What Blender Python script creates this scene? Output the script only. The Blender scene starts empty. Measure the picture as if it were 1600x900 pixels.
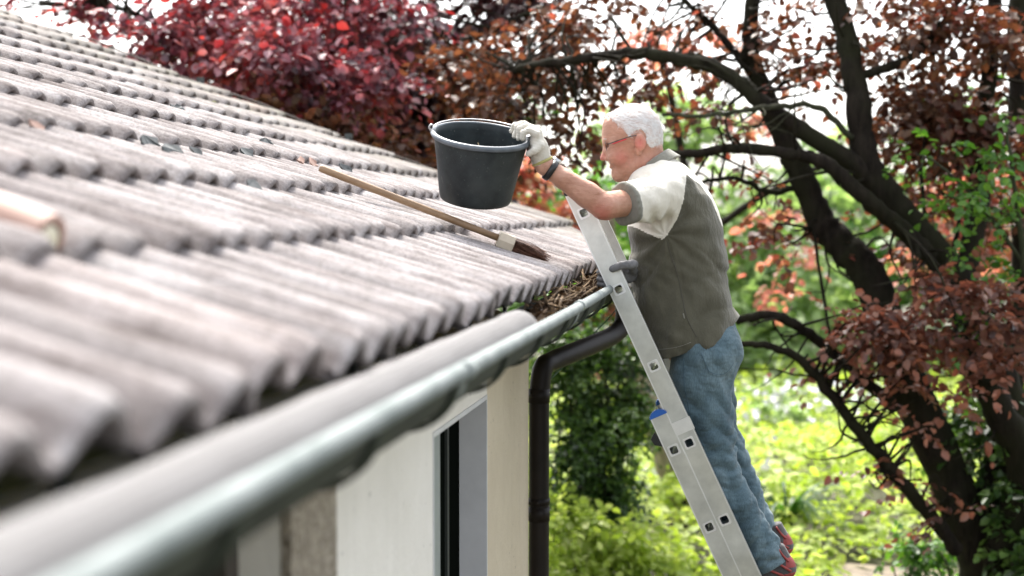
import bpy, math, random
import numpy as np
from mathutils import Vector, Matrix
R = math.radians
rng = np.random.default_rng(7)
random.seed(7)
scene = bpy.context.scene
col = scene.collection

# ------------------------------------------------------------------ camera, sky, sun, exposure
YAW, PITCH, FPX = R(9.07), R(2.886), 2222.2
CAM = np.array([0.0, 0.0, 2.75])
cam_d = bpy.data.cameras.new("camera")
cam = bpy.data.objects.new("camera", cam_d)
col.objects.link(cam)
cam.location = CAM
cam.rotation_euler = (R(90) - PITCH, 0, YAW)
cam_d.lens = 50.0
cam_d.sensor_width = 36.0
cam_d.clip_start = 0.05
cam_d.clip_end = 600
cam_d.dof.use_dof = True
cam_d.dof.focus_distance = 4.72
cam_d.dof.aperture_fstop = 2.1
scene.camera = cam

SUN_EL, SUN_AZ = R(55), R(-24)          # azimuth from +Y towards +X
w = bpy.data.worlds.new("World")
scene.world = w
w.use_nodes = True
nt = w.node_tree
bg = nt.nodes["Background"]
sky = nt.nodes.new("ShaderNodeTexSky")
sky.sky_type = 'NISHITA'
sky.sun_disc = False
sky.sun_elevation = SUN_EL
sky.sun_rotation = SUN_AZ
sky.air_density = 1.0
sky.dust_density = 4.0
hs = nt.nodes.new("ShaderNodeHueSaturation")
hs.inputs['Saturation'].default_value = 0.30
nt.links.new(sky.outputs[0], hs.inputs['Color'])
nt.links.new(hs.outputs[0], bg.inputs[0])
bg.inputs[1].default_value = 0.145
sun_d = bpy.data.lights.new("sun", 'SUN')
sun_d.energy = 2.1
sun_d.angle = R(14)
sun_d.color = (1.0, 0.95, 0.87)
sun = bpy.data.objects.new("sun", sun_d)
col.objects.link(sun)
sdir = Vector((math.sin(SUN_AZ) * math.cos(SUN_EL), math.cos(SUN_AZ) * math.cos(SUN_EL), math.sin(SUN_EL)))
sun.rotation_euler = sdir.to_track_quat('Z', 'Y').to_euler()
scene.view_settings.view_transform = 'Standard'
scene.view_settings.look = 'None'
scene.view_settings.exposure = 1.95
scene.view_settings.gamma = 1
scene.render.engine = 'CYCLES'
scene.cycles.max_bounces = 7
scene.cycles.diffuse_bounces = 3
scene.cycles.glossy_bounces = 3
scene.cycles.transmission_bounces = 5
scene.cycles.transparent_max_bounces = 6
scene.cycles.caustics_reflective = False
scene.cycles.caustics_refractive = False
scene.cycles.use_denoising = True

# ------------------------------------------------------------------ picture point -> place in the world
_cy, _sy, _cp, _sp = math.cos(YAW), math.sin(YAW), math.cos(PITCH), math.sin(PITCH)
RIGHT = np.array([_cy, _sy, 0.0])
FWD = np.array([-_sy * _cp, _cy * _cp, -_sp])
UP = np.cross(RIGHT, FWD)
def ray(px, py):
    return RIGHT * (px - 800) / FPX + UP * (450 - py) / FPX + FWD
def at_z(px, py, z): return CAM + ray(px, py) * z
def at_y(px, py, Y):
    d = ray(px, py); return CAM + d * (Y - CAM[1]) / d[1]
def at_x(px, py, X):
    d = ray(px, py); return CAM + d * (X - CAM[0]) / d[0]
def at_h(px, py, Z):
    d = ray(px, py); return CAM + d * (Z - CAM[2]) / d[2]
def to_px(P):
    q = np.asarray(P) - CAM
    z = q @ FWD
    return 800 + FPX * (q @ RIGHT) / z, 450 - FPX * (q @ UP) / z

# ------------------------------------------------------------------ objects and names
def tag(o, label=None, cat=None, group=None, kind=None):
    if label: o["label"] = label
    if cat: o["category"] = cat
    if group: o["group"] = group
    if kind: o["kind"] = kind
    return o
def empty(name, loc=(0, 0, 0)):
    o = bpy.data.objects.new(name, None)
    o.location = Vector([float(v) for v in loc]); o.empty_display_size = .1
    col.objects.link(o)
    return o
def root_of(p):
    v = Vector((0, 0, 0))
    while p is not None:
        v += p.location; p = p.parent
    return v
def link(name, me, mats=None, parent=None, smooth=True):
    """meshes are written in world coordinates; the object sits at its parent's place"""
    if mats is not None:
        for m in (mats if isinstance(mats, (list, tuple)) else [mats]): me.materials.append(m)
    if smooth and len(me.polygons):
        me.polygons.foreach_set("use_smooth", np.ones(len(me.polygons), dtype=bool))
    o = bpy.data.objects.new(name, me)
    col.objects.link(o)
    if parent is not None:
        off = root_of(parent)
        me.transform(Matrix.Translation(-off))
        o.parent = parent
    me.update()
    return o
def np_mesh(name, V, Fq, attr=None, matidx=None):
    """V (n,3), Fq (m,k) equal-sided faces"""
    me = bpy.data.meshes.new(name)
    V = np.ascontiguousarray(V, dtype=np.float32); Fq = np.ascontiguousarray(Fq, dtype=np.int32)
    m, k = Fq.shape
    me.vertices.add(len(V)); me.vertices.foreach_set("co", V.ravel())
    me.loops.add(m * k); me.loops.foreach_set("vertex_index", Fq.ravel())
    me.polygons.add(m)
    me.polygons.foreach_set("loop_start", np.arange(0, m * k, k, dtype=np.int32))
    me.polygons.foreach_set("loop_total", np.full(m, k, dtype=np.int32))
    if matidx is not None: me.polygons.foreach_set("material_index", np.asarray(matidx, dtype=np.int32))
    me.update(calc_edges=True)
    if attr is not None:
        a = me.attributes.new("rnd", 'FLOAT', 'FACE')
        a.data.foreach_set("value", np.asarray(attr, dtype=np.float32))
    return me

class MB:
    def __init__(s): s.v = []; s.f = []
    def add(s, vs, fs):
        n = len(s.v); s.v += [tuple(float(c) for c in p) for p in vs]; s.f += [tuple(i + n for i in f) for f in fs]
    def box(s, lo, hi):
        (a, b, c), (d, e, f) = lo, hi
        s.add([(a,b,c),(d,b,c),(d,e,c),(a,e,c),(a,b,f),(d,b,f),(d,e,f),(a,e,f)],
              [(0,3,2,1),(4,5,6,7),(0,1,5,4),(1,2,6,5),(2,3,7,6),(3,0,4,7)])
    def obox(s, c, ax, ay, az, hx, hy, hz):
        c, ax, ay, az = map(np.asarray, (c, ax, ay, az))
        vs = [c + ax*hx*i + ay*hy*j + az*hz*k for k in (-1,1) for j in (-1,1) for i in (-1,1)]
        s.add(vs, [(0,2,3,1),(4,5,7,6),(0,1,5,4),(1,3,7,5),(3,2,6,7),(2,0,4,6)])
    def tube(s, pts, rad, n=10, cap=True, squash=1.0):
        pts = [np.asarray(p, float) for p in pts]
        if np.isscalar(rad): rad = [rad] * len(pts)
        T = []
        for i in range(len(pts)):
            a = pts[max(i-1, 0)]; b = pts[min(i+1, len(pts)-1)]
            t = b - a; T.append(t / (np.linalg.norm(t) + 1e-9))
        ref = np.array([0, 0, 1.0]) if abs(T[0][2]) < .9 else np.array([1.0, 0, 0])
        u = np.cross(T[0], ref); u /= np.linalg.norm(u)
        vs = []
        for p, t, r in zip(pts, T, rad):
            u = u - t * (u @ t); u /= np.linalg.norm(u); v = np.cross(t, u)
            for k in range(n):
                a = 2*math.pi*k/n
                vs.append(p + u*math.cos(a)*r + v*math.sin(a)*r*squash)
        fs = [(i*n+k, i*n+(k+1)%n, (i+1)*n+(k+1)%n, (i+1)*n+k) for i in range(len(pts)-1) for k in range(n)]
        if cap: fs += [tuple(range(n))[::-1], tuple((len(pts)-1)*n + k for k in range(n))]
        s.add(vs, fs)
    def lathe(s, prof, c, ax, ay, az, n=64, a0=0, a1=2*math.pi):
        c, ax, ay, az = map(np.asarray, (c, ax, ay, az)); full = abs(a1-a0-2*math.pi) < 1e-6
        m = n if full else n+1
        vs = []
        for r, h in prof:
            for k in range(m):
                a = a0 + (a1-a0)*k/n
                vs.append(c + ax*r*math.cos(a) + ay*r*math.sin(a) + az*h)
        fs = []
        for i in range(len(prof)-1):
            for k in range(n):
                k2 = (k+1) % m
                fs.append((i*m+k, i*m+k2, (i+1)*m+k2, (i+1)*m+k))
        s.add(vs, fs)
    def build(s, name, mat, parent=None, smooth=False, auto=None):
        me = bpy.data.meshes.new(name); me.from_pydata(s.v, [], s.f); me.update()
        o = link(name, me, mat, parent, smooth)
        if auto is not None:
            for p in me.polygons: p.use_smooth = True
            me.set_sharp_from_angle(angle=R(auto))
        return o
def bevel(o, wdt=.002, seg=2):
    m = o.modifiers.new("bevel", 'BEVEL'); m.width = wdt; m.segments = seg; m.limit_method = 'ANGLE'; m.angle_limit = R(40)
    return o
def spline(pts, n=6):
    """Catmull-Rom through points (any number of components)"""
    P = [np.asarray(p, float) for p in pts]; P = [2*P[0]-P[1]] + P + [2*P[-1]-P[-2]]
    out = []
    for i in range(1, len(P)-2):
        for k in range(n):
            t = k/n; a, b, c, d = P[i-1:i+3]
            out.append(.5*((2*b) + (c-a)*t + (2*a-5*b+4*c-d)*t*t + (3*b-a-3*c+d)*t**3))
    out.append(P[-2]); return out

# ------------------------------------------------------------------ materials
def new_mat(name):
    m = bpy.data.materials.new(name); m.use_nodes = True
    t = m.node_tree; return m, t, t.nodes["Principled BSDF"]
def nd(t, kind, **kw):
    n = t.nodes.new(kind)
    for k, v in kw.items():
        if k in n.inputs: n.inputs[k].default_value = v
        else: setattr(n, k, v)
    return n
def c4(c): return (c[0], c[1], c[2], 1)
def coords(t, scale=(1, 1, 1), rot=(0, 0, 0)):
    g = nd(t, "ShaderNodeTexCoord"); mp = nd(t, "ShaderNodeMapping")
    mp.inputs['Scale'].default_value = scale; mp.inputs['Rotation'].default_value = rot
    t.links.new(g.outputs['Object'], mp.inputs['Vector']); return mp.outputs[0]
def noise(t, vec, scale, detail=5, rough=.6):
    n = nd(t, "ShaderNodeTexNoise", Scale=scale, Detail=detail, Roughness=rough)
    t.links.new(vec, n.inputs['Vector']); return n.outputs['Fac']
def ramp(t, fac, stops):
    r = nd(t, "ShaderNodeValToRGB"); e = r.color_ramp.elements
    e[0].position, e[0].color = stops[0][0], c4(stops[0][1]); e[1].position, e[1].color = stops[-1][0], c4(stops[-1][1])
    for p, c in stops[1:-1]:
        x = e.new(p); x.color = c4(c)
    t.links.new(fac, r.inputs[0]); return r.outputs[0]
def mixc(t, fac, a, b, mode='MIX'):
    m = nd(t, "ShaderNodeMix", data_type='RGBA', blend_type=mode)
    if hasattr(fac, 'links'): t.links.new(fac, m.inputs[0])
    else: m.inputs[0].default_value = fac
    for i, x in ((6, a), (7, b)):
        if hasattr(x, 'links'): t.links.new(x, m.inputs[i])
        else: m.inputs[i].default_value = c4(x)
    return m.outputs[2]
def bump(t, bs, fac, strength=.3, dist=.01, prev=None):
    b = nd(t, "ShaderNodeBump"); b.inputs['Strength'].default_value = strength; b.inputs['Distance'].default_value = dist
    t.links.new(fac, b.inputs['Height'])
    if prev is not None: t.links.new(prev, b.inputs['Normal'])
    t.links.new(b.outputs[0], bs.inputs['Normal']); return b.outputs[0]
def simple(name, c1, c2=None, scale=12, rough=.6, metal=0., bstr=0., bscale=60, spec=.5, bdist=.003, stretch=(1, 1, 1), lo=.35, hi=.68):
    m, t, b = new_mat(name)
    b.inputs['Roughness'].default_value = rough; b.inputs['Metallic'].default_value = metal
    b.inputs['Specular IOR Level'].default_value = spec
    v = coords(t, stretch)
    if c2 is None: b.inputs['Base Color'].default_value = c4(c1)
    else: t.links.new(ramp(t, noise(t, v, scale), [(lo, c1), (hi, c2)]), b.inputs['Base Color'])
    if bstr: bump(t, b, noise(t, v, bscale, 3), bstr, bdist)
    return m
def leaf_mat(name, stops, trans=.45, rough=.4, tint=(1.25, 1.0, .7), spec=.5, patch=1.2):
    """stops: colours chosen leaf by leaf, shifted by a slow noise so that clumps differ"""
    m, t, b = new_mat(name)
    at = nd(t, "ShaderNodeAttribute", attribute_name="rnd")
    v = coords(t); nz = noise(t, v, patch, 2)
    ma = nd(t, "ShaderNodeMath", operation='MULTIPLY_ADD'); ma.inputs[1].default_value = .75
    t.links.new(at.outputs['Fac'], ma.inputs[0])
    sb = nd(t, "ShaderNodeMath", operation='MULTIPLY_ADD'); sb.inputs[1].default_value = 1.3; sb.inputs[2].default_value = -.52
    t.links.new(nz, sb.inputs[0]); t.links.new(sb.outputs[0], ma.inputs[2])
    c = ramp(t, ma.outputs[0], stops)
    t.links.new(c, b.inputs['Base Color'])
    b.inputs['Roughness'].default_value = rough; b.inputs['Specular IOR Level'].default_value = spec
    tr = nd(t, "ShaderNodeBsdfTranslucent")
    t.links.new(mixc(t, 1.0, c, tint, 'MULTIPLY'), tr.inputs[0])
    mx = nd(t, "ShaderNodeMixShader"); mx.inputs[0].default_value = trans
    t.links.new(b.outputs[0], mx.inputs[1]); t.links.new(tr.outputs[0], mx.inputs[2])
    t.links.new(mx.outputs[0], t.nodes["Material Output"].inputs[0])
    return m

def roof_mat():
    m, t, b = new_mat("weathered_concrete_tile")
    v = coords(t)
    at = nd(t, "ShaderNodeAttribute", attribute_name="rnd")
    base = ramp(t, noise(t, v, 7, 8, .7), [(.25, (.15, .135, .128)), (.5, (.315, .296, .290)), (.75, (.46, .443, .44))])
    pt = ramp(t, at.outputs['Fac'], [(0, (.78, .75, .75)), (.4, (.95, .93, .93)), (.9, (1.08, 1.07, 1.08)), (1, (1.06, .94, .90))])
    base = mixc(t, 1.0, base, pt, 'MULTIPLY')
    vs = coords(t, (1.2, 9, 1.2))
    st = ramp(t, noise(t, vs, 4, 6, .75), [(.36, (.45, .40, .39)), (.56, (1, 1, 1))])
    base = mixc(t, .75, base, st, 'MULTIPLY')
    sp = ramp(t, noise(t, v, 130, 3, .8), [(.40, (.40, .37, .34)), (.52, (1, 1, 1))])
    base = mixc(t, .5, base, sp, 'MULTIPLY')
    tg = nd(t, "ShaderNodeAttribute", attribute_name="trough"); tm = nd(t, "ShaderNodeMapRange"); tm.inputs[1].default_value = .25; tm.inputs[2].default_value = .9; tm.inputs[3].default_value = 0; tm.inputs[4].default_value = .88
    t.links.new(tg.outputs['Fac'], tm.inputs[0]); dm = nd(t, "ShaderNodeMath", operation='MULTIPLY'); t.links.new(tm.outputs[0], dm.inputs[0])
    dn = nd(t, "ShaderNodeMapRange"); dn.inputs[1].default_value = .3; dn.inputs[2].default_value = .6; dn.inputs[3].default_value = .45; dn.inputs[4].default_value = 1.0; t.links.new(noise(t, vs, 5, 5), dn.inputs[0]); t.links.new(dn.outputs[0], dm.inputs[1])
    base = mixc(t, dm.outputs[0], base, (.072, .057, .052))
    # green algae film: more of it towards the far verge, under the tree
    g = nd(t, "ShaderNodeTexCoord"); sx = nd(t, "ShaderNodeSeparateXYZ"); t.links.new(g.outputs['Object'], sx.inputs[0])
    mr = nd(t, "ShaderNodeMapRange"); mr.inputs[1].default_value = 3.6; mr.inputs[2].default_value = 7.6; mr.inputs[3].default_value = 0; mr.inputs[4].default_value = .62
    t.links.new(sx.outputs[1], mr.inputs[0])
    mn = nd(t, "ShaderNodeMath", operation='MULTIPLY'); t.links.new(mr.outputs[0], mn.inputs[0])
    mm = nd(t, "ShaderNodeMapRange"); mm.inputs[1].default_value = .3; mm.inputs[2].default_value = .65; t.links.new(noise(t, v, 3, 5), mm.inputs[0]); t.links.new(mm.outputs[0], mn.inputs[1])
    base = mixc(t, mn.outputs[0], base, (.24, .24, .145))
    t.links.new(base, b.inputs['Base Color'])
    b.inputs['Roughness'].default_value = .9; b.inputs['Specular IOR Level'].default_value = .12
    n1 = bump(t, b, noise(t, v, 55, 6, .7), .55, .006)
    bump(t, b, noise(t, v, 260, 2), .35, .002, n1)
    return m
def bark_mat(name, c1, c2, moss):
    m, t, b = new_mat(name)
    v = coords(t, (1, 1, .25))
    base = ramp(t, noise(t, v, 22, 7, .7), [(.35, c1), (.62, c2)])
    base = mixc(t, ramp(t, noise(t, coords(t), 3.5, 4), [(.42, (0, 0, 0)), (.62, (.8, .8, .8))]), base, moss)
    t.links.new(base, b.inputs['Base Color']); b.inputs['Roughness'].default_value = .9; b.inputs['Specular IOR Level'].default_value = .12
    bump(t, b, noise(t, v, 40, 6, .7), .9, .012)
    return m
M = {}
M['tile'] = roof_mat()
M['zinc'] = simple('weathered_zinc', (.36, .39, .41), (.52, .55, .57), 9, .42, .75, .15, 40)
M['zinc_dark'] = simple('stained_zinc', (.009, .013, .008), (.030, .038, .025), 9, .8, .0, .3, 30)
M['bead'] = simple('zinc_bead', (.15, .175, .17), (.25, .275, .27), 10, .9, .0, .2, 40)
M['board'] = simple('mossy_board', (.07, .075, .03), (.16, .15, .05), 14, .85, 0, .4, 50)
M['soffit'] = simple('soffit_paint', (.42, .40, .33), (.55, .53, .46), 6, .8)
M['plaster'] = simple('smooth_cream_plaster', (.70, .65, .575), (.78, .73, .65), 5, .85, 0, .35, 180, bdist=.004)
M['plaster_y'] = simple('yellowed_plaster', (.62, .54, .41), (.69, .61, .47), 4, .85, 0, .35, 150, bdist=.004)
def plaster_mat(name, c1, c2):
    m, t, b = new_mat(name); v = coords(t)
    base = ramp(t, noise(t, v, 3, 5), [(.35, c1), (.65, c2)])
    base = mixc(t, ramp(t, noise(t, v, 42, 2), [(.70, (0, 0, 0)), (.74, (.7, .7, .7))]), base, tuple(x*.45 for x in c1))
    base = mixc(t, ramp(t, noise(t, coords(t, (5, 5, .35)), 4, 4), [(.52, (0, 0, 0)), (.75, (.2, .2, .2))]), base, tuple(x*.72 for x in c1))
    t.links.new(base, b.inputs['Base Color']); b.inputs['Roughness'].default_value = .9; b.inputs['Specular IOR Level'].default_value = .2
    n1 = bump(t, b, noise(t, v, 190, 3), .5, .004); bump(t, b, noise(t, v, 14, 4), .4, .012, n1); return m
M['plaster'] = plaster_mat('smooth_cream_plaster', (.76, .73, .67), (.83, .80, .745)); M['plaster_y'] = plaster_mat('yellowed_plaster', (.62, .54, .41), (.69, .61, .47))
M['rough'] = simple('rough_cast_plaster', (.28, .24, .19), (.50, .44, .36), 45, .95, 0, 1.0, 60, bdist=.03)
M['reveal'] = simple('white_reveal', (.58, .58, .60), (.66, .66, .68), 8, .6, 0, .1)
M['frame_grey'] = simple('window_frame_paint', (.25, .28, .28), (.32, .35, .35), 8, .5)
M['dark'] = simple('dark_wood', (.012, .010, .009), (.025, .02, .017), 8, .4)
M['pipe'] = simple('brown_downpipe', (.007, .005, .004), (.014, .010, .008), 7, .5, 0, .1, spec=.22)
M['alu'] = simple('aluminium', (.55, .56, .55), (.74, .75, .73), 14, .24, 1.0, .10, 60, stretch=(1, 1, 1), bdist=.001)
def alu_mat():
    m, t, b = new_mat('brushed_aluminium'); v = coords(t)
    t.links.new(ramp(t, noise(t, v, 12, 4), [(.3, (.50, .51, .49)), (.7, (.70, .71, .68))]), b.inputs['Base Color']); b.inputs['Metallic'].default_value = .95
    rr = nd(t, "ShaderNodeMapRange"); rr.inputs[1].default_value = .3; rr.inputs[2].default_value = .7; rr.inputs[3].default_value = .28; rr.inputs[4].default_value = .42
    t.links.new(noise(t, v, 5, 1), rr.inputs[0]); t.links.new(rr.outputs[0], b.inputs['Roughness'])
    bump(t, b, noise(t, v, 7, 1), .15, .006); return m
M['alu'] = alu_mat()
M['alu_bright'] = simple('aluminium_edge', (.72, .73, .73), (.82, .82, .82), 20, .32, .8)
M['blue'] = simple('blue_plastic', (.012, .10, .42), (.02, .14, .5), 20, .4)
M['black'] = simple('black_plastic', (.010, .010, .011), None, rough=.4)
M['bucket'] = simple('scuffed_black_plastic', (.012, .018, .021), (.032, .043, .048), 14, .45, 0, .25, 120, spec=.32, bdist=.001, lo=.4, hi=.72)
def bucket_mat():
    m, t, b = new_mat('scuffed_black_plastic'); v = coords(t)
    base = ramp(t, noise(t, v, 9, 6, .7), [(.35, (.008, .012, .014)), (.7, (.030, .040, .043))])
    base = mixc(t, ramp(t, noise(t, v, 5, 3), [(.5, (0, 0, 0)), (.75, (.45, .45, .45))]), base, (.085, .09, .085))
    base = mixc(t, ramp(t, noise(t, v, 85, 3, .8), [(.66, (0, 0, 0)), (.72, (.7, .7, .7))]), base, (.20, .20, .18))
    base = mixc(t, ramp(t, noise(t, coords(t, (6, 6, .7)), 14, 2), [(.70, (0, 0, 0)), (.73, (.5, .5, .5))]), base, (.12, .125, .12))
    t.links.new(base, b.inputs['Base Color']); b.inputs['Roughness'].default_value = .48; b.inputs['Specular IOR Level'].default_value = .3
    bump(t, b, noise(t, v, 120, 3), .25, .001); return m
M['bucket'] = bucket_mat()
M['steel'] = simple('galvanised_wire', (.5, .5, .5), None, rough=.35, metal=.9)
M['handle'] = simple('broom_wood', (.21, .125, .065), (.32, .21, .12), 9, .5, 0, .2, 40, stretch=(1, 1, 4))
M['block'] = simple('broom_block', (.52, .44, .34), (.62, .54, .42), 20, .6)
M['bristle'] = simple('brown_bristle', (.06, .028, .018), (.17, .08, .05), 90, .6, 0, .2)
M['guard'] = simple('gutter_mesh', (.40, .40, .42), (.50, .50, .52), 10, .5, .1, .0)
M['debris'] = simple('dry_litter', (.045, .028, .016), (.30, .20, .11), 35, .9)
M['slate'] = simple('slate_flake', (.025, .03, .03), (.10, .11, .11), 20, .6, 0, .5, 60)
M['terra'] = simple('clay_tile', (.30, .17, .13), (.40, .27, .22), 8, .7, 0, .3, 60)
M['mortar'] = simple('yellow_mortar', (.50, .46, .30), (.68, .64, .50), 14, .9, 0, .6, 60)
M['bark'] = bark_mat('dark_bark', (.006, .0045, .0035), (.024, .019, .014), (.020, .021, .010))
M['bark_green'] = bark_mat('algae_bark', (.025, .025, .016), (.06, .06, .038), (.05, .06, .03))
M['bark_pale'] = bark_mat('pale_bark', (.20, .16, .12), (.42, .35, .28), (.22, .21, .13))
M['leaf_crimson'] = leaf_mat('crimson_leaf', [(0, (.035, .011, .017)), (.2, (.11, .032, .048)), (.38, (.27, .095, .12)), (.56, (.40, .25, .28)), (.72, (.34, .045, .055)), (.86, (.50, .10, .085)), (1, (.58, .46, .46))], .30, .42, (1.4, .55, .5), .5)  # mauve and pale pink stops paint the sheen on glossy leaves
M['leaf_purple'] = leaf_mat('shaded_purple_leaf', [(0, (.012, .005, .007)), (.5, (.034, .013, .015)), (.85, (.085, .035, .030)), (1, (.16, .07, .06))], .25, .38, (1.5, .7, .5), .5)  # darker purple puts the shade inside the crown into the leaf colour
M['leaf_bronze'] = leaf_mat('bronze_leaf', [(0, (.035, .017, .012)), (.35, (.09, .045, .028)), (.65, (.15, .085, .045)), (.86, (.15, .055, .04)), (1, (.32, .11, .085))], .42, .42, (1.4, .85, .6), .45)
M['leaf_pinkish'] = leaf_mat('dusky_pink_leaf', [(0, (.06, .028, .022)), (.35, (.16, .072, .050)), (.7, (.27, .135, .085)), (.9, (.33, .13, .08)), (1, (.42, .20, .12))], .42, .4, (1.3, .8, .7), .6)
M['leaf_salmon'] = leaf_mat('salmon_leaf', [(0, (.26, .14, .08)), (.4, (.48, .22, .15)), (.75, (.58, .20, .17)), (1, (.50, .38, .20))], .5, .4, (1.15, .85, .75), .4)
M['leaf_green'] = leaf_mat('fresh_green_leaf', [(0, (.035, .085, .018)), (.5, (.08, .20, .03)), (1, (.19, .34, .06))], .5, .4, (1.1, 1.2, .5), .5)
M['leaf_dark'] = leaf_mat('dark_green_leaf', [(0, (.014, .032, .010)), (.4, (.04, .09, .018)), (.75, (.11, .20, .045)), (1, (.24, .36, .11))], .35, .38, (1.1, 1.2, .5), .5, patch=2.5)
M['leaf_pale'] = leaf_mat('hazed_green_leaf', [(0, (.14, .22, .09)), (.4, (.28, .39, .17)), (.8, (.42, .52, .27)), (1, (.54, .60, .40))], .55, .5, (1.05, 1.15, .6), .35, patch=.4)  # haze over the far garden is put into these paler leaf tones
M['leaf_lime'] = leaf_mat('lime_leaf', [(0, (.14, .21, .03)), (.35, (.32, .43, .07)), (.75, (.50, .60, .14)), (1, (.70, .74, .38))], .5, .5, (1.05, 1.1, .5), .35, patch=.9)
M['petal'] = simple('white_petal', (.75, .73, .78), None, rough=.6)
M['skin'] = None

# ------------------------------------------------------------------ foliage
def leaf_geo(pos, ax, nor, size, wid=.62):
    ax = ax / (np.linalg.norm(ax, axis=1, keepdims=True) + 1e-9)
    nor = nor - ax * np.sum(nor * ax, axis=1, keepdims=True); nor /= (np.linalg.norm(nor, axis=1, keepdims=True) + 1e-9)
    sd = np.cross(nor, ax)
    T = np.array([(0, 0, 0), (.28, .44, .10), (.70, .36, .07), (1, 0, -.10), (.70, -.36, .07), (.28, -.44, .10)])
    T = T * np.array([1, wid / .62 * .8, 1])
    s = size[:, None]
    V = np.stack([pos + (ax * a + sd * b + nor * c) * s for a, b, c in T], axis=1).reshape(-1, 3)
    n = len(pos); b0 = (np.arange(n) * 6)[:, None]
    F = np.concatenate([b0 + np.array([[0, 1, 2, 3]]), b0 + np.array([[0, 3, 4, 5]])], axis=1).reshape(-1, 4)
    return V, F
def sprays(org, dirs, length, nleaf, size, g, flat=.35):
    """leafy twigs: leaves stand left and right of each twig in one drooping plane"""
    n = len(org)
    dirs = dirs / (np.linalg.norm(dirs, axis=1, keepdims=True) + 1e-9)
    up = np.array([0, 0, 1.0]) + g.normal(0, flat, (n, 3))
    side = np.cross(dirs, up); side /= (np.linalg.norm(side, axis=1, keepdims=True) + 1e-9)
    up = np.cross(side, dirs)
    P, A, N, S = [], [], [], []
    for k in range(nleaf):
        t = (k + .6) / nleaf
        sg = 1 if k % 2 else -1
        L = length * (.7 + .6 * g.random(n))[:, None] if np.isscalar(length) else length[:, None]
        p = org + dirs * L * t + np.array([0, 0, -1.0]) * (L * t * t * .30)
        a = dirs * .55 + side * sg * (.9 if k < nleaf - 1 else 0.1) + g.normal(0, .28, (n, 3)) + np.array([0, 0, -.30])
        nn = up + g.normal(0, .42, (n, 3))
        P.append(p); A.append(a); N.append(nn); S.append(size * (.45 + .75 * g.random(n)))
    return map(np.concatenate, (P, A, N, S))
def clump_points(c, r, n, g, shell=.55):
    d = g.normal(0, 1, (n, 3)); d /= np.linalg.norm(d, axis=1, keepdims=True)
    rr = (shell + (1 - shell) * g.random(n)) if shell < 1 else np.ones(n)
    rr = np.where(g.random(n) < .35, g.random(n) ** .5, rr)
    return np.asarray(c) + d * rr[:, None] * np.asarray(r), d
def crown(name, clumps, mat, parent, size, nleaf=9, length=.3, seed=1, wid=.62, dens=1.0):
    g = np.random.default_rng(seed); VV, FF, RR = [], [], []; n0 = 0
    for c, r, n in clumps:
        n = max(3, n * dens)
        # several uneven sub-clumps inside every clump: gaps and lumps
        k = max(2, int(round(n / 28)))
        sub, _ = clump_points(c, np.asarray(r) * .85, k, g, .3)
        for sc in sub:
            m = max(3, int(n / k * (.5 + g.random())))
            rr = np.asarray(r) * (.30 + .28 * g.random()) * np.array([1.15, 1.15, .75])
            o, d = clump_points(sc, rr, m, g, .4)
            dd = d * np.array([1, 1, .35]) + g.normal(0, .4, (m, 3)) + np.array([0, 0, -.12])
            P, A, N, S = sprays(o, dd, length, nleaf, size, g)
            V, F = leaf_geo(P, A, N, S, wid)
            VV.append(V); FF.append(F + n0); n0 += len(V)
            tw = .18 * (g.random() - .5)
            RR.append(np.repeat(np.clip(g.random(len(P)) + tw, 0, 1), 2))
    me = np_mesh(name, np.concatenate(VV), np.concatenate(FF), np.concatenate(RR))
    return link(name, me, mat, parent, smooth=False)
def limb(mb, pts, r0, r1, n=9, wob=.004, seed=0, kids=0, kid_len=.5):
    """pts: (px, py, depth) along the limb"""
    g = np.random.default_rng(seed)
    P = spline([at_z(*p) for p in pts], 7)
    P = [p + g.normal(0, wob, 3) for p in P]
    rr = [(r0 + (r1 - r0) * (i / (len(P) - 1))) * (1 + .05 * g.normal()) for i in range(len(P))]
    mb.tube(P, rr, n)
    for k in range(kids):
        i = int(len(P) * (.25 + .7 * g.random())); i = min(i, len(P) - 2)
        d = g.normal(0, 1, 3); d[2] = d[2] * .6 - .05; d /= np.linalg.norm(d)
        q = [P[i]]; 
        for j in range(6):
            d = d + g.normal(0, .22, 3); d /= np.linalg.norm(d); q.append(q[-1] + d * kid_len / 6 * (.7 + .6 * g.random()))
        r = max(.0032, min(.011, rr[i] * .30))
        mb.tube(q, [r * (1 - .13 * j) for j in range(7)], 5)
    return P
def twigs(mb, origin_pts, clumps, seed=3, per=3, r=.007):
    g = np.random.default_rng(seed); O = np.array(origin_pts)
    for c, rad, n in clumps:
        for k in range(per):
            e = np.asarray(c) + g.normal(0, .45, 3) * np.asarray(rad)
            i = np.argmin(np.linalg.norm(O - e, axis=1) + g.random(len(O)) * .25)
            s = O[i]; mid = (s + e) / 2 + g.normal(0, .06, 3) + np.array([0, 0, .05])
            P = spline([s, mid, e], 5)
            mb.tube(P, [r * 2.0 * (1 - .8 * j / (len(P) - 1)) + .002 for j in range(len(P))], 5)

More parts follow.
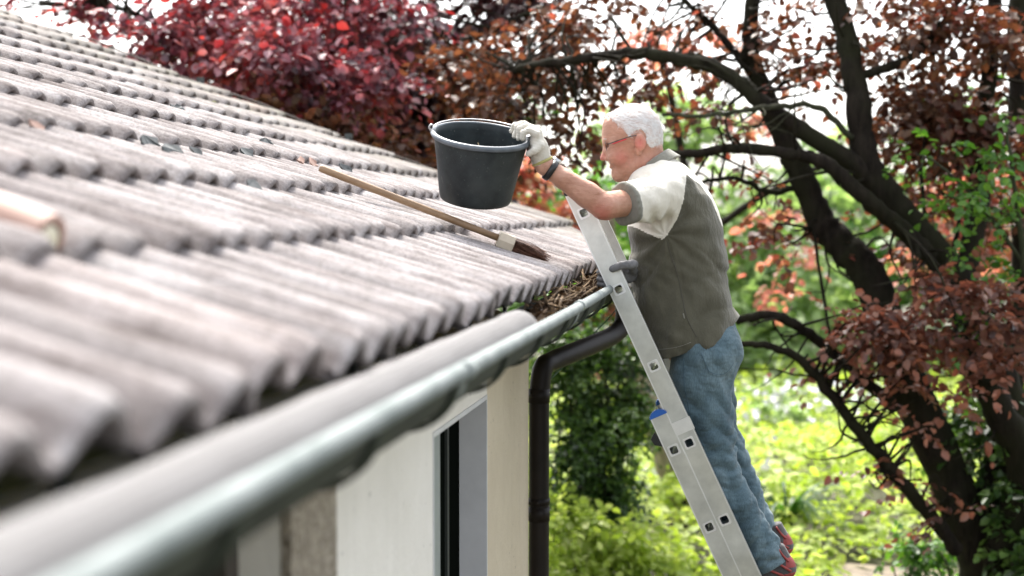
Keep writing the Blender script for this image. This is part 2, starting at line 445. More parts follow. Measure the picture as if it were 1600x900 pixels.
# ------------------------------------------------------------------ signed-distance modelling for the figure
def smin(a, b, k):
    h = np.clip(.5 + .5 * (b - a) / k, 0, 1); return b + (a - b) * h - k * h * (1 - h)
def cone(a, b, ra, rb):
    a = np.asarray(a, np.float32); b = np.asarray(b, np.float32); ba = b - a; L2 = float(ba @ ba)
    def f(p):
        t = np.clip(((p - a) @ ba) / L2, 0, 1)
        return np.linalg.norm(p - a - t[:, None] * ba, axis=1) - (ra + (rb - ra) * t)
    return f
def ell(c, r, ang=0., tw=0.):
    c = np.asarray(c, np.float32); r = np.asarray(r, np.float32)
    ca, sa = math.cos(ang), math.sin(ang)
    B = np.array([[ca, 0, sa], [0, 1, 0], [-sa, 0, ca]], np.float32)
    if tw:
        ct, st = math.cos(tw), math.sin(tw); B = np.array([[ct, st, 0], [-st, ct, 0], [0, 0, 1]], np.float32) @ B
    def f(p):
        q = (p - c) @ B.T; k0 = np.linalg.norm(q / r, axis=1); k1 = np.linalg.norm(q / (r * r), axis=1) + 1e-6
        return k0 * (k0 - 1) / k1
    return f
def union(items):
    def f(p):
        d = None
        for g, k in items:
            e = g(p)
            if d is None: d = e
            elif k < 0: d = -smin(-d, e, -k)          # carve
            else: d = smin(d, e, k) if k else np.minimum(d, e)
        return d
    return f
def poly2(P, V):
    """signed distance to a polygon in 2-D, P (n,2)"""
    V = np.asarray(V, np.float32); d = np.full(len(P), 1e9, np.float32); s = np.zeros(len(P), bool)
    for i in range(len(V)):
        a, b = V[i], V[i - 1]; e = b - a; q = P - a
        t = np.clip((q @ e) / float(e @ e), 0, 1)
        d = np.minimum(d, np.sum((q - t[:, None] * e) ** 2, axis=1))
        c = (P[:, 1] >= a[1]) != (P[:, 1] >= b[1])
        xx = a[0] + (P[:, 1] - a[1]) * e[0] / (e[1] if abs(e[1]) > 1e-9 else 1e-9)
        s ^= c & (P[:, 0] < xx)
    d = np.sqrt(d); return np.where(s, -d, d)
def nets(fn, lo, hi, h):
    lo = np.asarray(lo, float); hi = np.asarray(hi, float); B = 14
    nb = np.ceil((hi - lo) / h / B).astype(int); n = nb * B
    D = np.ones(n, np.float32)
    bi = np.stack(np.meshgrid(*[np.arange(k) for k in nb], indexing='ij'), -1).reshape(-1, 3)
    cc = (lo + (bi * B + (B - 1) / 2) * h).astype(np.float32)
    dc = fn(cc); act = np.abs(dc) < B * h * .87 * 1.35 + .022
    for b in bi[(~act) & (dc < 0)]:
        D[b[0]*B:b[0]*B+B, b[1]*B:b[1]*B+B, b[2]*B:b[2]*B+B] = -1
    loc = np.stack(np.meshgrid(*[np.arange(B)] * 3, indexing='ij'), -1).reshape(-1, 3)
    ab = bi[act]
    for s in range(0, len(ab), 60):
        ch = ab[s:s+60]; p = (lo + (ch[:, None, :] * B + loc[None]) * h).reshape(-1, 3).astype(np.float32)
        d = fn(p).reshape(len(ch), B, B, B)
        for b, q in zip(ch, d): D[b[0]*B:b[0]*B+B, b[1]*B:b[1]*B+B, b[2]*B:b[2]*B+B] = q
    S = D < 0
    sl = lambda i, j, k: (slice(i, n[0]-1+i), slice(j, n[1]-1+j), slice(k, n[2]-1+k))
    C = [(i, j, k) for i in (0, 1) for j in (0, 1) for k in (0, 1)]
    cnt = sum(S[sl(*c)].astype(np.int8) for c in C)
    mask = (cnt > 0) & (cnt < 8); ids = np.full(mask.shape, -1, np.int32); cells = np.argwhere(mask); ids[mask] = np.arange(len(cells))
    acc = np.zeros((len(cells), 3)); num = np.zeros(len(cells))
    val = {c: D[cells[:, 0]+c[0], cells[:, 1]+c[1], cells[:, 2]+c[2]] for c in C}
    for a in C:
        for ax in range(3):
            if a[ax]: continue
            b = list(a); b[ax] = 1; b = tuple(b)
            va, vb = val[a], val[b]; x = (va < 0) != (vb < 0)
            t = np.where(x, va / np.where(x, va - vb, 1), 0)
            q = np.tile(np.array(a, float), (len(cells), 1)); q[:, ax] += t
            acc[x] += q[x]; num[x] += 1
    V = lo + (cells + acc / num[:, None]) * h
    F = []
    for ax in range(3):
        a1, a2 = (ax + 1) % 3, (ax + 2) % 3
        s0 = [slice(1, -1)] * 3; s0[ax] = slice(0, -1); s1 = list(s0); s1[ax] = slice(1, None)
        A, Bv = S[tuple(s0)], S[tuple(s1)]
        e = np.argwhere(A != Bv); off = np.array([1, 1, 1]); off[ax] = 0; e2 = e + off
        ok = np.all(e2 < np.array(mask.shape), axis=1); e, e2 = e[ok], e2[ok]
        inside = A[e[:, 0], e[:, 1], e[:, 2]]
        q = []
        for d1, d2 in ((0, 0), (1, 0), (1, 1), (0, 1)):
            c = e2.copy(); c[:, a1] -= d1; c[:, a2] -= d2; q.append(ids[c[:, 0], c[:, 1], c[:, 2]])
        q = np.stack(q, 1); q[~inside] = q[~inside][:, ::-1]
        F.append(q)
    F = np.concatenate(F); F = F[(F >= 0).all(1)]
    return V, F[:, ::-1] if False else F
def sdf_part(name, fn, lo, hi, h, mat, parent, pick=None):
    V, F = nets(fn, lo, hi, h)
    return link(name, np_mesh(name, V, F), mat, parent), V, F
def sub_mesh(V, F, keep):
    F2 = F[keep]; u, inv = np.unique(F2, return_inverse=True)
    return V[u], inv.reshape(F2.shape)
def march(fn, X, Z, y0=4.2, y1=5.2):
    """first surface met going away from the camera side along +Y"""
    p = np.stack([X, np.full(len(X), y0), Z], 1).astype(np.float32)
    for _ in range(70):
        d = fn(p); p[:, 1] += np.clip(d * .8, -.02, .05)
    return p

# ================================================================== GROUND
def sheet(name, x0, x1, y0, y1, nx, ny, zf, mat):
    X, Y = np.meshgrid(np.linspace(x0, x1, nx), np.linspace(y0, y1, ny), indexing='ij')
    V = np.stack([X, Y, zf(X, Y)], -1).reshape(-1, 3)
    i = np.arange((nx-1)*(ny-1)); a = (i // (ny-1)) * ny + i % (ny-1)
    o = link(name, np_mesh(name, V, np.stack([a, a+ny, a+ny+1, a+1], 1)), mat)
    return tag(o, kind='structure')
M['soil'] = simple('garden_soil', (.05, .05, .03), (.10, .09, .06), 1.6, .95, 0, .6, 12, bdist=.03)
M['path'] = simple('earth_path', (.15, .12, .085), (.30, .25, .19), 6, .95, 0, .6, 30, bdist=.02)
def gz(X, Y): return .05*np.sin(X*.7+1)*np.cos(Y*.5) * np.clip((Y-8)/3, 0, 1)
sheet('ground', -220, 220, -80, 400, 120, 160, gz, M['soil'])
def pz(X, Y): return gz(X, Y) + .055 + .02*np.sin(Y*3+X*2)
sheet('path', .7, 7.5, 9.9, 11.1, 60, 12, pz, M['path'])

# ================================================================== HOUSE
EX, EZ, PHI = -.53, 2.54, R(20.2)
CP, SP = math.cos(PHI), math.sin(PHI)
def rp(u, Y, h=0.): return np.array([EX - u*CP + h*SP, Y, EZ + u*SP + h*CP])
def on_roof(px, py, h=0.):
    """where the line of sight meets the roof plane lifted by h"""
    n = np.array([SP, 0, CP]); d = ray(px, py); return CAM + d * ((rp(0, 0, h) - CAM) @ n) / (d @ n)
house = empty('house', (-4, 2, 0))
tag(house, 'cream plastered bungalow with a weathered concrete tile roof and zinc gutter', 'house')
U = [0, .395, .765, 1.115, 1.465, 1.805, 2.14, 2.475, 2.81, 3.145, 3.48, 3.815]
Y_VERGE = 7.75
def y_verge(u): return np.where(u < .42, 5.55 + (Y_VERGE - 5.55) * np.clip(u / .42, 0, 1) ** .8, Y_VERGE)
def make_roof():
    VV, FF, RR = [], [], []; n0 = 0; g = np.random.default_rng(11)
    NV, TH, HH = 23, .017, .044
    v = np.linspace(0, .30, NV)
    w0_ = .5 - .5*np.cos(2*np.pi*v/.15); wave = w0_ ** .72; under = .90 * w0_ ** 1.5; TT = []
    for k, u0 in enumerate(U[:-1] + [U[-1]]):
        u1 = (U[k+1] if k+1 < len(U) else u0 + .2) + .075
        us = np.array([u0+.10, u0+.0, u0-.003, u0+.004, u0+.016, u0+.04, u0+.10, u0+.2, u0+.3, u1])
        us[7] = min(us[7], u1-.06); us[8] = min(us[8], u1-.03)
        dh = np.array([-TH-.002, -TH, -TH*.5, -.005, -.001, 0, 0, 0, 0, 0])
        Y0 = -.6
        j = 0
        while Y0 < Y_VERGE + .3:
            lift = g.normal(0, .0022); sl = g.normal(0, .004); du = g.normal(0, .005); rt = g.normal(0, .012)
            if g.random() < .04: lift += .006
            Ug = us[:, None] + du * (np.arange(len(us)) < 7)[:, None] + rt*(v[None]-.15)*(np.arange(len(us)) < 7)[:, None]
            hb = .034 * (1 - (us - u0)/(u1 - u0)) - .038
            H = hb[:, None] + TH + lift + sl*(v[None]-.15)/.15 + HH*wave[None] + dh[:, None] + g.normal(0, .0007, (len(us), NV))
            un_ = .95*w0_**1.15 if k == 0 else under; H[:2] += HH*(un_-wave)[None]; H[2] += HH*.35*(un_-wave)
            H[:, -2:] -= .006; H[:, :1] -= .003
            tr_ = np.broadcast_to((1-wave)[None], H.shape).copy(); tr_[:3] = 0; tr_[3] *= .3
            Yg = Y0 + v[None] + 0*Ug
            yv = y_verge(np.clip(Ug, 0, None))
            if Yg.min() < yv.max():
                Yc = np.minimum(Yg, yv)
                V = np.stack([EX - Ug*CP + H*SP, Yc, EZ + Ug*SP + H*CP], -1).reshape(-1, 3)
                TT.append(tr_.ravel()); nr = len(us); i = np.arange((nr-1)*(NV-1)); a = (i // (NV-1))*NV + i % (NV-1)
                VV.append(V); FF.append(np.stack([a, a+1, a+NV+1, a+NV], 1)[:, ::-1] + n0); n0 += len(V)
                RR.append(np.full(len(a), g.random()))
            Y0 += .30; j += 1
    me = np_mesh('roof', np.concatenate(VV), np.concatenate(FF), np.concatenate(RR))
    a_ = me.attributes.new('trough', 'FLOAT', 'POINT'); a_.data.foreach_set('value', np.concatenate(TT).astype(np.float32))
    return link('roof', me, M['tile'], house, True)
roof = make_roof()
# deck under the tiles, barge board, ridge caps, rear slope
b = MB()
q = [rp(.12, -.6, -.05), rp(4.05, -.6, -.05), rp(4.05, Y_VERGE-.03, -.05), rp(.5, Y_VERGE-.03, -.05), rp(.12, 5.4, -.05)]
qb = [p - np.array([SP, 0, CP])*.05 for p in q]
b.add(q + qb, [(0,1,2,3,4), (9,8,7,6,5)] + [(i, 5+i, 5+(i+1) % 5, (i+1) % 5) for i in range(5)])
b.build('roof_deck', M['board'], house)
b = MB()
b.obox(rp(2.27, Y_VERGE+.002, -.08), (-CP, 0, SP), (0, 1, 0), (SP, 0, CP), 1.8, .014, .07)
b.build('barge_board', M['board'], house)
b = MB(); rx = rp(4.02, 0, -.04)
Yy = -.6
while Yy < Y_VERGE:
    b.lathe([(.085, 0), (.095, .04), (.09, .06), (.085, .36)], (rx[0], Yy, rx[2]-.005), (1, 0, 0), (0, 0, 1), (0, 1, 0), 14, 0, math.pi)
    Yy += .33
b.build('ridge_cap', M['tile'], house, True)
b = MB(); e = rp(4.02, 0, -.04)
b.add([(e[0], -.6, e[2]+.03), (e[0], Y_VERGE, e[2]+.03), (e[0]-3.8, Y_VERGE, e[2]-1.4), (e[0]-3.8, -.6, e[2]-1.4),
       (e[0], -.6, e[2]-.05), (e[0], Y_VERGE, e[2]-.05), (e[0]-3.8, Y_VERGE, e[2]-1.48), (e[0]-3.8, -.6, e[2]-1.48)],
      [(0,1,2,3), (7,6,5,4), (0,4,5,1), (1,5,6,2), (2,6,7,3), (3,7,4,0)])
b.build('rear_roof_slope', M['tile'], house)
# moss rolls and lichen tufts in the laps, mostly under the tree
b = MB(); g = np.random.default_rng(5)
for k in range(1, len(U)):
    for y in np.arange(1.4, Y_VERGE-.05, .075):
        if g.random() < .55*max(0, (y-4.6)/3.2):
            c = rp(U[k]-.012+g.normal(0, .006), y+g.normal(0, .02), .003+g.random()*.018); r = .006+.010*g.random()
            b.lathe([(.2*r, -r), (r, -.3*r), (1.1*r, .2*r), (.6*r, .8*r), (.05*r, r)], c, (1, 0, 0), (0, 1.5, 0), (0, 0, 1), 6)
M['moss'] = simple('moss', (.05, .055, .02), (.16, .16, .06), 60, .95)
b.build('moss', M['moss'], house, True)
tag(bpy.data.objects['moss'], kind='stuff')

WX = -.74
yc = at_x(826, 700, WX)[1]; yw0 = at_x(676, 750, WX)[1]; yw1 = at_x(761, 750, WX)[1]; ztop = at_x(761, 616, WX)[2]
yp1 = at_x(510, 850, WX)[1]; yp0 = at_x(437, 850, WX)[1]
WT = .30; SO = 2.37
b = MB()
def wallbox(y0, y1, z0, z1): b.box((WX-WT, y0, z0), (WX, y1, z1))
wallbox(-3, yp0-1.0, 0, SO); wallbox(yp0-1.0, yp0, 2.345, SO); wallbox(yp0, yw0, 0, SO); wallbox(yw0, yw1, ztop, SO); wallbox(yw0, yw1, 0, .95)
b.box((-8.2, -3, 0), (-7.9, yc, SO)); b.box((-7.9, -3, 0), (WX-WT, -2.7, SO))
wall = b.build('wall', M['plaster'], house)
b = MB(); b.box((WX-WT, yw1, 0), (WX, yc, SO)); b.box((-7.9, yc-.3, 0), (WX-WT, yc, SO))
b.add([(-8.2, yc, SO), (WX, yc, SO), (-4.32, yc, SO+1.42), (-8.2, yc-.3, SO), (WX, yc-.3, SO), (-4.32, yc-.3, SO+1.42)],
      [(0, 1, 2), (5, 4, 3), (0, 3, 4, 1), (1, 4, 5, 2), (2, 5, 3, 0)])
b.build('end_wall', M['plaster_y'], house)
b = MB(); b.box((WX+.002, yp0, 0), (WX+.020, yp1, SO-.002))
b.build('rough_panel', M['rough'], house)
win = MB()
GX = WX-.066
# far reveal, head and sill of the opening, then frame and panes
win.box((GX-.03, yw1-.012, .95), (WX+.0015, yw1-.001, ztop-.001)); win.box((GX-.03, yw0+.001, ztop-.014), (WX+.0015, yw1-.012, ztop-.001))
win.box((GX-.03, yw0+.001, .95), (WX+.0015, yw0+.012, ztop-.014))
window = win.build('window', M['reveal'], house)
fy = lambda px: at_x(px, 800, GX)[1]
b = MB(); b.box((GX-.05, yw0+.012, .95), (GX-.004, fy(690), ztop-.016)); b.build('frame', M['frame_grey'], window)
M['glass'] = simple('dark_pane', (.004, .005, .004), None, rough=.6, spec=.0)
b = MB(); b.box((GX-.05, fy(690)+.001, .96), (GX-.016, yw1-.014, ztop-.016)); b.build('pane', M['glass'], window)
b = MB(); b.box((GX-.05, fy(703.5), .96), (GX-.008, fy(706), ztop-.017)); b.build('mullion', simple('mullion_paint', (.03, .035, .032), None, rough=.4), window)
b = MB(); b.box((WX-.1, yw0+.002, .93), (WX+.04, yw1-.002, .952)); b.build('sill', M['reveal'], window)
b = MB(); b.box((WX-.16, yp0-.998, .0), (WX-.10, yp0-.002, 2.343))
dr = b.build('door', M['dark'], house)
b = MB(); b.box((WX-.10, yp0-.998, 2.23), (WX-.07, yp0-.002, 2.342)); b.box((WX-.10, yp0-.06, 0), (WX-.07, yp0-.002, 2.229)); b.build('door_frame', simple('door_frame_paint', (.05, .04, .035), None, rough=.5), dr)
b = MB(); b.box((-.735, -.6, SO+.002), (-.60, 5.5, SO+.03)); b.build('soffit', M['soffit'], house)
b = MB(); b.box((-.60, -.6, SO+.002), (-.578, 5.5, EZ-.06)); b.build('fascia', M['board'], house)

# ---- gutter: half round, rolled lip, brackets
GC = np.array([-.495, 0, 2.75-.240]); GR = .075; GY0, GY1 = -.6, 5.78
def arc(mb, r0, r1, y0, y1, a0=180, a1=360, n=22, seg=1, wob=0):
    ys = np.linspace(y0, y1, seg+1)
    prof = [(r1, y) for y in ys]
    mb.lathe(prof, GC, (1, 0, 0), (0, 0, 1), (0, 1, 0), n, R(a0), R(a1))
    mb.lathe([(r0, y) for y in ys[::-1]], GC, (1, 0, 0), (0, 0, 1), (0, 1, 0), n, R(a0), R(a1))
gutter = MB()
arc(gutter, GR-.0012, GR, GY0, GY1, seg=1)
gutter.lathe([(GR, GY0), (.0, GY0)], GC, (1, 0, 0), (0, 0, 1), (0, 1, 0), 22, R(180), R(360))
gutter.lathe([(0, GY1), (GR, GY1)], GC, (1, 0, 0), (0, 0, 1), (0, 1, 0), 22, R(180), R(360))
gut = gutter.build('gutter', M['zinc_dark'], house, True)
b = MB(); LP = GC + np.array([GR+.003, 0, .002])
pts = [LP + np.array([.0012*math.sin(y*2.1), y, .0015*math.sin(y*1.3)]) for y in np.arange(GY0, GY1+.01, .15)]
b.tube(pts, .0138, 14); b.build('rolled_lip', M['bead'], gut, True)
for y in (.55, 2.15, 3.75, 5.35):
    b = MB(); b.tube([LP + np.array([0, y-.028, 0]), LP + np.array([0, y+.028, 0])], .0158, 14); arc(b, GR+.001, GR+.003, y-.028, y+.028)
    b.build('joint_sleeve', M['bead'], gut, True)
br = None
for y in np.arange(.2, 5.6, .47):
    if br is None:
        m_ = MB(); c0 = GC.copy()
        m_.lathe([(GR+.002, -.013), (GR+.0095, -.013), (GR+.0095, .013), (GR+.002, .013)], GC, (1, 0, 0), (0, 0, 1), (0, 1, 0), 22, R(170), R(352))
        m_.box((GC[0]-.085, -.013, GC[2]+.0), (GC[0]-.079, .013, GC[2]+.05))
        br = m_.build('gutter_bracket', M['zinc_dark'], house, True); br0 = br; loc0 = br.location.copy(); br.location.y = loc0.y + y
    else:
        k = br0.copy(); col.objects.link(k); k.location.y = loc0.y + y
# ---- downpipe
b = MB(); YP = yc + .045
p0 = at_y(842, 900, YP)
pv = at_y(842, 640, YP); PX = p0[0]
end = np.array([GC[0]+.0, 5.62, GC[2]-GR+.01])
zt = at_y(842, 590, YP)[2]
path = [(PX, YP, .02), (PX, YP, 1.0), (PX, YP, zt-.17), (PX, YP, zt-.08), (PX+.006, YP+.012, zt-.03), (PX+.035, YP+.05, zt+.015)]
path = path[:4] + [tuple(at_y(848, 577, YP+.02)), tuple(at_y(862, 565, YP+.08)), tuple(at_y(888, 554, YP+.18)), tuple(at_y(925, 539, 5.40)), tuple(at_y(956, 525, 5.55)), tuple(at_y(972, 510, 5.61)), tuple(at_y(976, 492, 5.62)), tuple(at_y(975, 466, 5.62))]
b.tube(spline(path, 8), .037, 20)
dp = b.build('downpipe', M['pipe'], house, True)
for z in (zt-.09, zt-.52, zt-1.4):
    b = MB(); b.tube([(PX, YP, z), (PX, YP, z+.05)], .0395, 20); b.build('pipe_collar', M['pipe'], dp, True)
for z in (zt-.46, zt-1.3):
    b = MB(); b.tube([(PX, YP, z), (PX, YP, z+.022)], .0400, 20); b.box((PX-.01, yc-.0, z), (PX+.01, YP-.03, z+.02)); b.build('pipe_clip', M['pipe'], dp, True)
b = MB(); b.tube(spline([at_y(852, 600, YP+.06), at_y(884, 569, YP+.2), at_y(927, 522, 5.5), at_y(962, 484, 5.66), at_y(957, 470, 5.66)], 5), .0022, 5)
b.build('cable', simple('green_cable', (.01, .06, .02), None, rough=.5), dp, True)
# ---- lightning conductor along the verge
b = MB(); A = at_y(172, 72, 7.9); Bv = at_y(906, 352, 7.9)
pts = [A + (Bv-A)*t + np.array([0, 0, -.02*math.sin(t*math.pi*3)**2]) for t in np.linspace(-.1, 1, 14)]
b.tube(pts, .0062, 6); lc = b.build('lightning_conductor', simple('conductor_wire', (.07, .055, .05), None, rough=.6), house, True)
for t in (.20, .52, .8):
    b = MB(); p = A + (Bv-A)*t; b.box((p[0]-.02, p[1]-.012, p[2]-.12), (p[0]+.02, p[1]+.012, p[2]+.02))
    b.tube([p, p + np.array([.0, -.15, -.1])], .006, 6)
    b.build('wire_holder', M['slate'], lc)
# ---- raised clay tile near the left edge of the picture
b = MB(); c1 = on_roof(72, 388, .025); ax = np.array([CP, 0, -SP]); nn = np.array([SP, 0, CP])
ct = c1 + np.array([0, 0, 0])
b.lathe([(.036, 0), (.047, 0), (.047, -.002), (.052, -.4), (.041, -.4), (.036, 0)], ct, (0, 1, 0), nn, ax, 20, R(-10), R(190))
o = b.build('clay_half_tile', M['terra'], house, True)
b = MB(); b.lathe([(.0355, -.012), (.030, .0), (.012, .004), (.0, .005)], ct, (0, 1, 0), nn, ax, 20, R(-10), R(190)); b.build('mortar_plug', M['mortar'], o, True)

# ================================================================== THINGS ON THE ROOF
# gutter guard: perforated plastic roll lying in the near part of the gutter
def guard_mat():
    m, t, bs = new_mat('perforated_plastic'); v = coords(t)
    bs.inputs['Roughness'].default_value = .8; bs.inputs['Specular IOR Level'].default_value = .2
    br_ = nd(t, "ShaderNodeTexVoronoi", Scale=230); br_.inputs['Randomness'].default_value = .1; t.links.new(v, br_.inputs['Vector'])
    t.links.new(ramp(t, br_.outputs['Distance'], [(.25, (.085, .080, .076)), (.5, (.165, .160, .160))]), bs.inputs['Base Color'])
    bump(t, bs, br_.outputs['Distance'], .5, .002); return m
yg = at_x(812, 515, -.48)[1]
b = MB(); gc = np.array([-.484, 0, 2.75-.258]); ys = list(np.linspace(-.5, yg, 40))
prof = [(.050 + .0012*math.sin(i*1.7), y) for i, y in enumerate(ys)] + [(.047, yg+.003), (.043, yg)] + [(.046, y) for y in ys[::-1]]
b.lathe(prof, gc, (1, 0, 0), (0, 0, 1), (0, 1, 0), 28, R(-28), R(208))
gd = b.build('gutter_guard', guard_mat(), None, True)
tag(gd, 'grey perforated plastic leaf guard roll lying in the zinc gutter under the eave', 'gutter guard')

# litter in the far part of the gutter
g = np.random.default_rng(21); n = 2000
yy = yg + .15 + (5.7 - yg - .15) * g.random(n) ** .8
xx = GC[0] - .008 + g.normal(0, .018, n).clip(-.04, .035); zz = GC[2] - .055 + .065*g.random(n) * np.clip((yy-3.0)/.9, .15, 1) + .01
ax_ = g.normal(0, 1, (n, 3)) * [1, 1, .45]
V1, F1 = leaf_geo(np.stack([xx, yy, zz], 1), ax_, g.normal(0, 1, (n, 3)) + [0, 0, 1], .012 + .030*g.random(n), .32)
o = link('gutter_litter', np_mesh('gutter_litter', V1, F1, np.repeat(g.random(n), 2)), leaf_mat('dry_leaf', [(0, (.018, .011, .007)), (.6, (.065, .040, .025)), (1, (.24, .17, .11))], .1, .8, (1, .8, .5), .2), None, False)
tag(o, 'brown dry leaves and twigs clogging the gutter in front of the ladder', 'leaf litter', kind='stuff')
b = MB()
for i in range(140):
    y = 3.6 + 1.9*g.random(); p = np.array([GC[0]-.01+g.normal(0, .025), y, GC[2]-.005+.03*g.random()]); d = g.normal(0, 1, 3)*[.7, 1, .5]; d /= np.linalg.norm(d)
    L = .05+.11*g.random(); b.tube([p-d*L/2, p+g.normal(0, .006, 3), p+d*L/2], .0012+.0015*g.random(), 4)
tw = b.build('gutter_twigs', M['debris'], o, True)

# slate flakes and mortar crumbs lodged in the laps
def flake(px, py, s, label, mat, seed, th=.007, asp=1.6):
    g = np.random.default_rng(seed); c = on_roof(px, py, .035); n = 11
    a = np.sort(g.random(n)) * 2*np.pi; r = s*(.6+.5*g.random(n))
    t = np.array([0, 1, 0])*math.cos(.5) + np.array([CP, 0, -SP])*math.sin(.5); t = t - 0; s2 = np.cross(np.array([.60, -.53, .60]), t); s2 /= np.linalg.norm(s2); nn = np.array([.62, -.55, .60]) + g.normal(0, .12, 3)
    nn /= np.linalg.norm(nn)
    b = MB(); top = [t*math.cos(x)*q*asp + s2*math.sin(x)*q + nn*(th + g.normal(0, .002)) for x, q in zip(a, r)]; bot = [p - nn*th for p in top]
    b.add([p for p in top] + [p for p in bot], [tuple(range(n))[::-1] if False else tuple(range(n)), tuple(range(n, 2*n))[::-1]] + [(i, n+i, n+(i+1) % n, (i+1) % n) for i in range(n)])
    o = b.build('slate_flake', mat, None); o.location = Vector([float(x) for x in c]); tag(o, label, 'slate flake', 'loose flakes lodged between the roof tiles'); return o
for i, (x, y, s, l) in enumerate([
    (232, 222, .040, 'large dark slate flake lying in the tile lap left of the broom handle'),
    (268, 236, .034, 'long thin slate flake just below the large dark one'),
    (305, 238, .022, 'small grey flake right of the large dark slate flake'),
    (165, 152, .026, 'dark green flake on the upper left part of the roof'),
    (278, 172, .034, 'black mossy flake under the wire on the upper roof'),
    (205, 140, .034, 'pale whitish flake beside a mossy one on the upper roof'),
    (415, 222, .030, 'grey crumpled flake high above the broom handle tip'),
    (385, 240, .032, 'pair of dark bark-like flake pieces left of the broom handle tip'),
    (397, 291, .030, 'bluish flake in the tile row below the broom handle tip'),
    (540, 265, .032, 'grey rounded flake just right of the broom handle tip')]):
    flake(x, y, s*.75, l, M['slate'] if i != 5 else M['mortar'], 40+i)
for i, (x, y) in enumerate([(57, 200), (470, 252), (488, 255)]):
    o = flake(x, y, .022, ['reddish clay shard in the tile lap at the far left', 'dark red clay shard left of the broom handle tip', 'pink clay shard touching the broom handle tip'][i], M['terra'], 70+i, asp=1.1)
    o.name = 'clay_shard'; o['category'] = 'clay shard'; o['group'] = 'clay shards in the tile laps'

# ---- broom
def make_broom():
    A = on_roof(501, 263, .078); Bp = on_roof(782, 373, .060)
    rt = empty('broom', A); tag(rt, 'broom with a long wooden handle and brown bristles lying on the roof tiles', 'broom')
    d = (Bp-A)/np.linalg.norm(Bp-A)
    b = MB(); b.tube([A-d*.004, A, A+d*.006] + [A+(Bp-A)*t for t in (.2, .5, .8)] + [Bp+d*.01], [.009, .0112, .0118, .0118, .0116, .0112, .011], 14); b.build('handle', M['handle'], rt, True)
    n = np.array([SP, 0, CP]); n = n - d*(n@d); n /= np.linalg.norm(n); s = np.cross(d, n)
    b = MB()
    o_ = Bp + d*.018 + n*.0
    prof = [(-.055, .0), (-.045, .022), (-.02, .017), (0, .02), (.02, .017), (.045, .022), (.058, .0), (.05, -.024), (.02, -.022), (.008, -.012), (-.008, -.012), (-.02, -.022), (-.05, -.024)]
    vs = [o_ + s*x*.75 + n*z*1.05 - d*.026 for x, z in prof] + [o_ + s*x*.75 + n*z*1.05 + d*.026 for x, z in prof]
    N = len(prof); b.add(vs, [tuple(range(N)), tuple(range(N, 2*N))[::-1]] + [(i, N+i, N+(i+1) % N, (i+1) % N) for i in range(N)])
    bevel(b.build('block', M['block'], rt), .003)
    g = np.random.default_rng(3); b = MB()
    for i in range(620):
        x = g.uniform(-.036, .036); z = g.uniform(-.018, .016); p = o_ + s*x + n*z + d*.02
        L = .108 + g.normal(0, .008); f = 1.25
        e = o_ + s*x*f + n*(z*f-.012) + d*(.02+L) + g.normal(0, .004, 3); m = (p+e)/2 + g.normal(0, .003, 3)
        b.tube([p, m, e], [.0011, .0011, .0007], 3, cap=False)
    b.build('bristles', M['bristle'], rt)
make_broom()

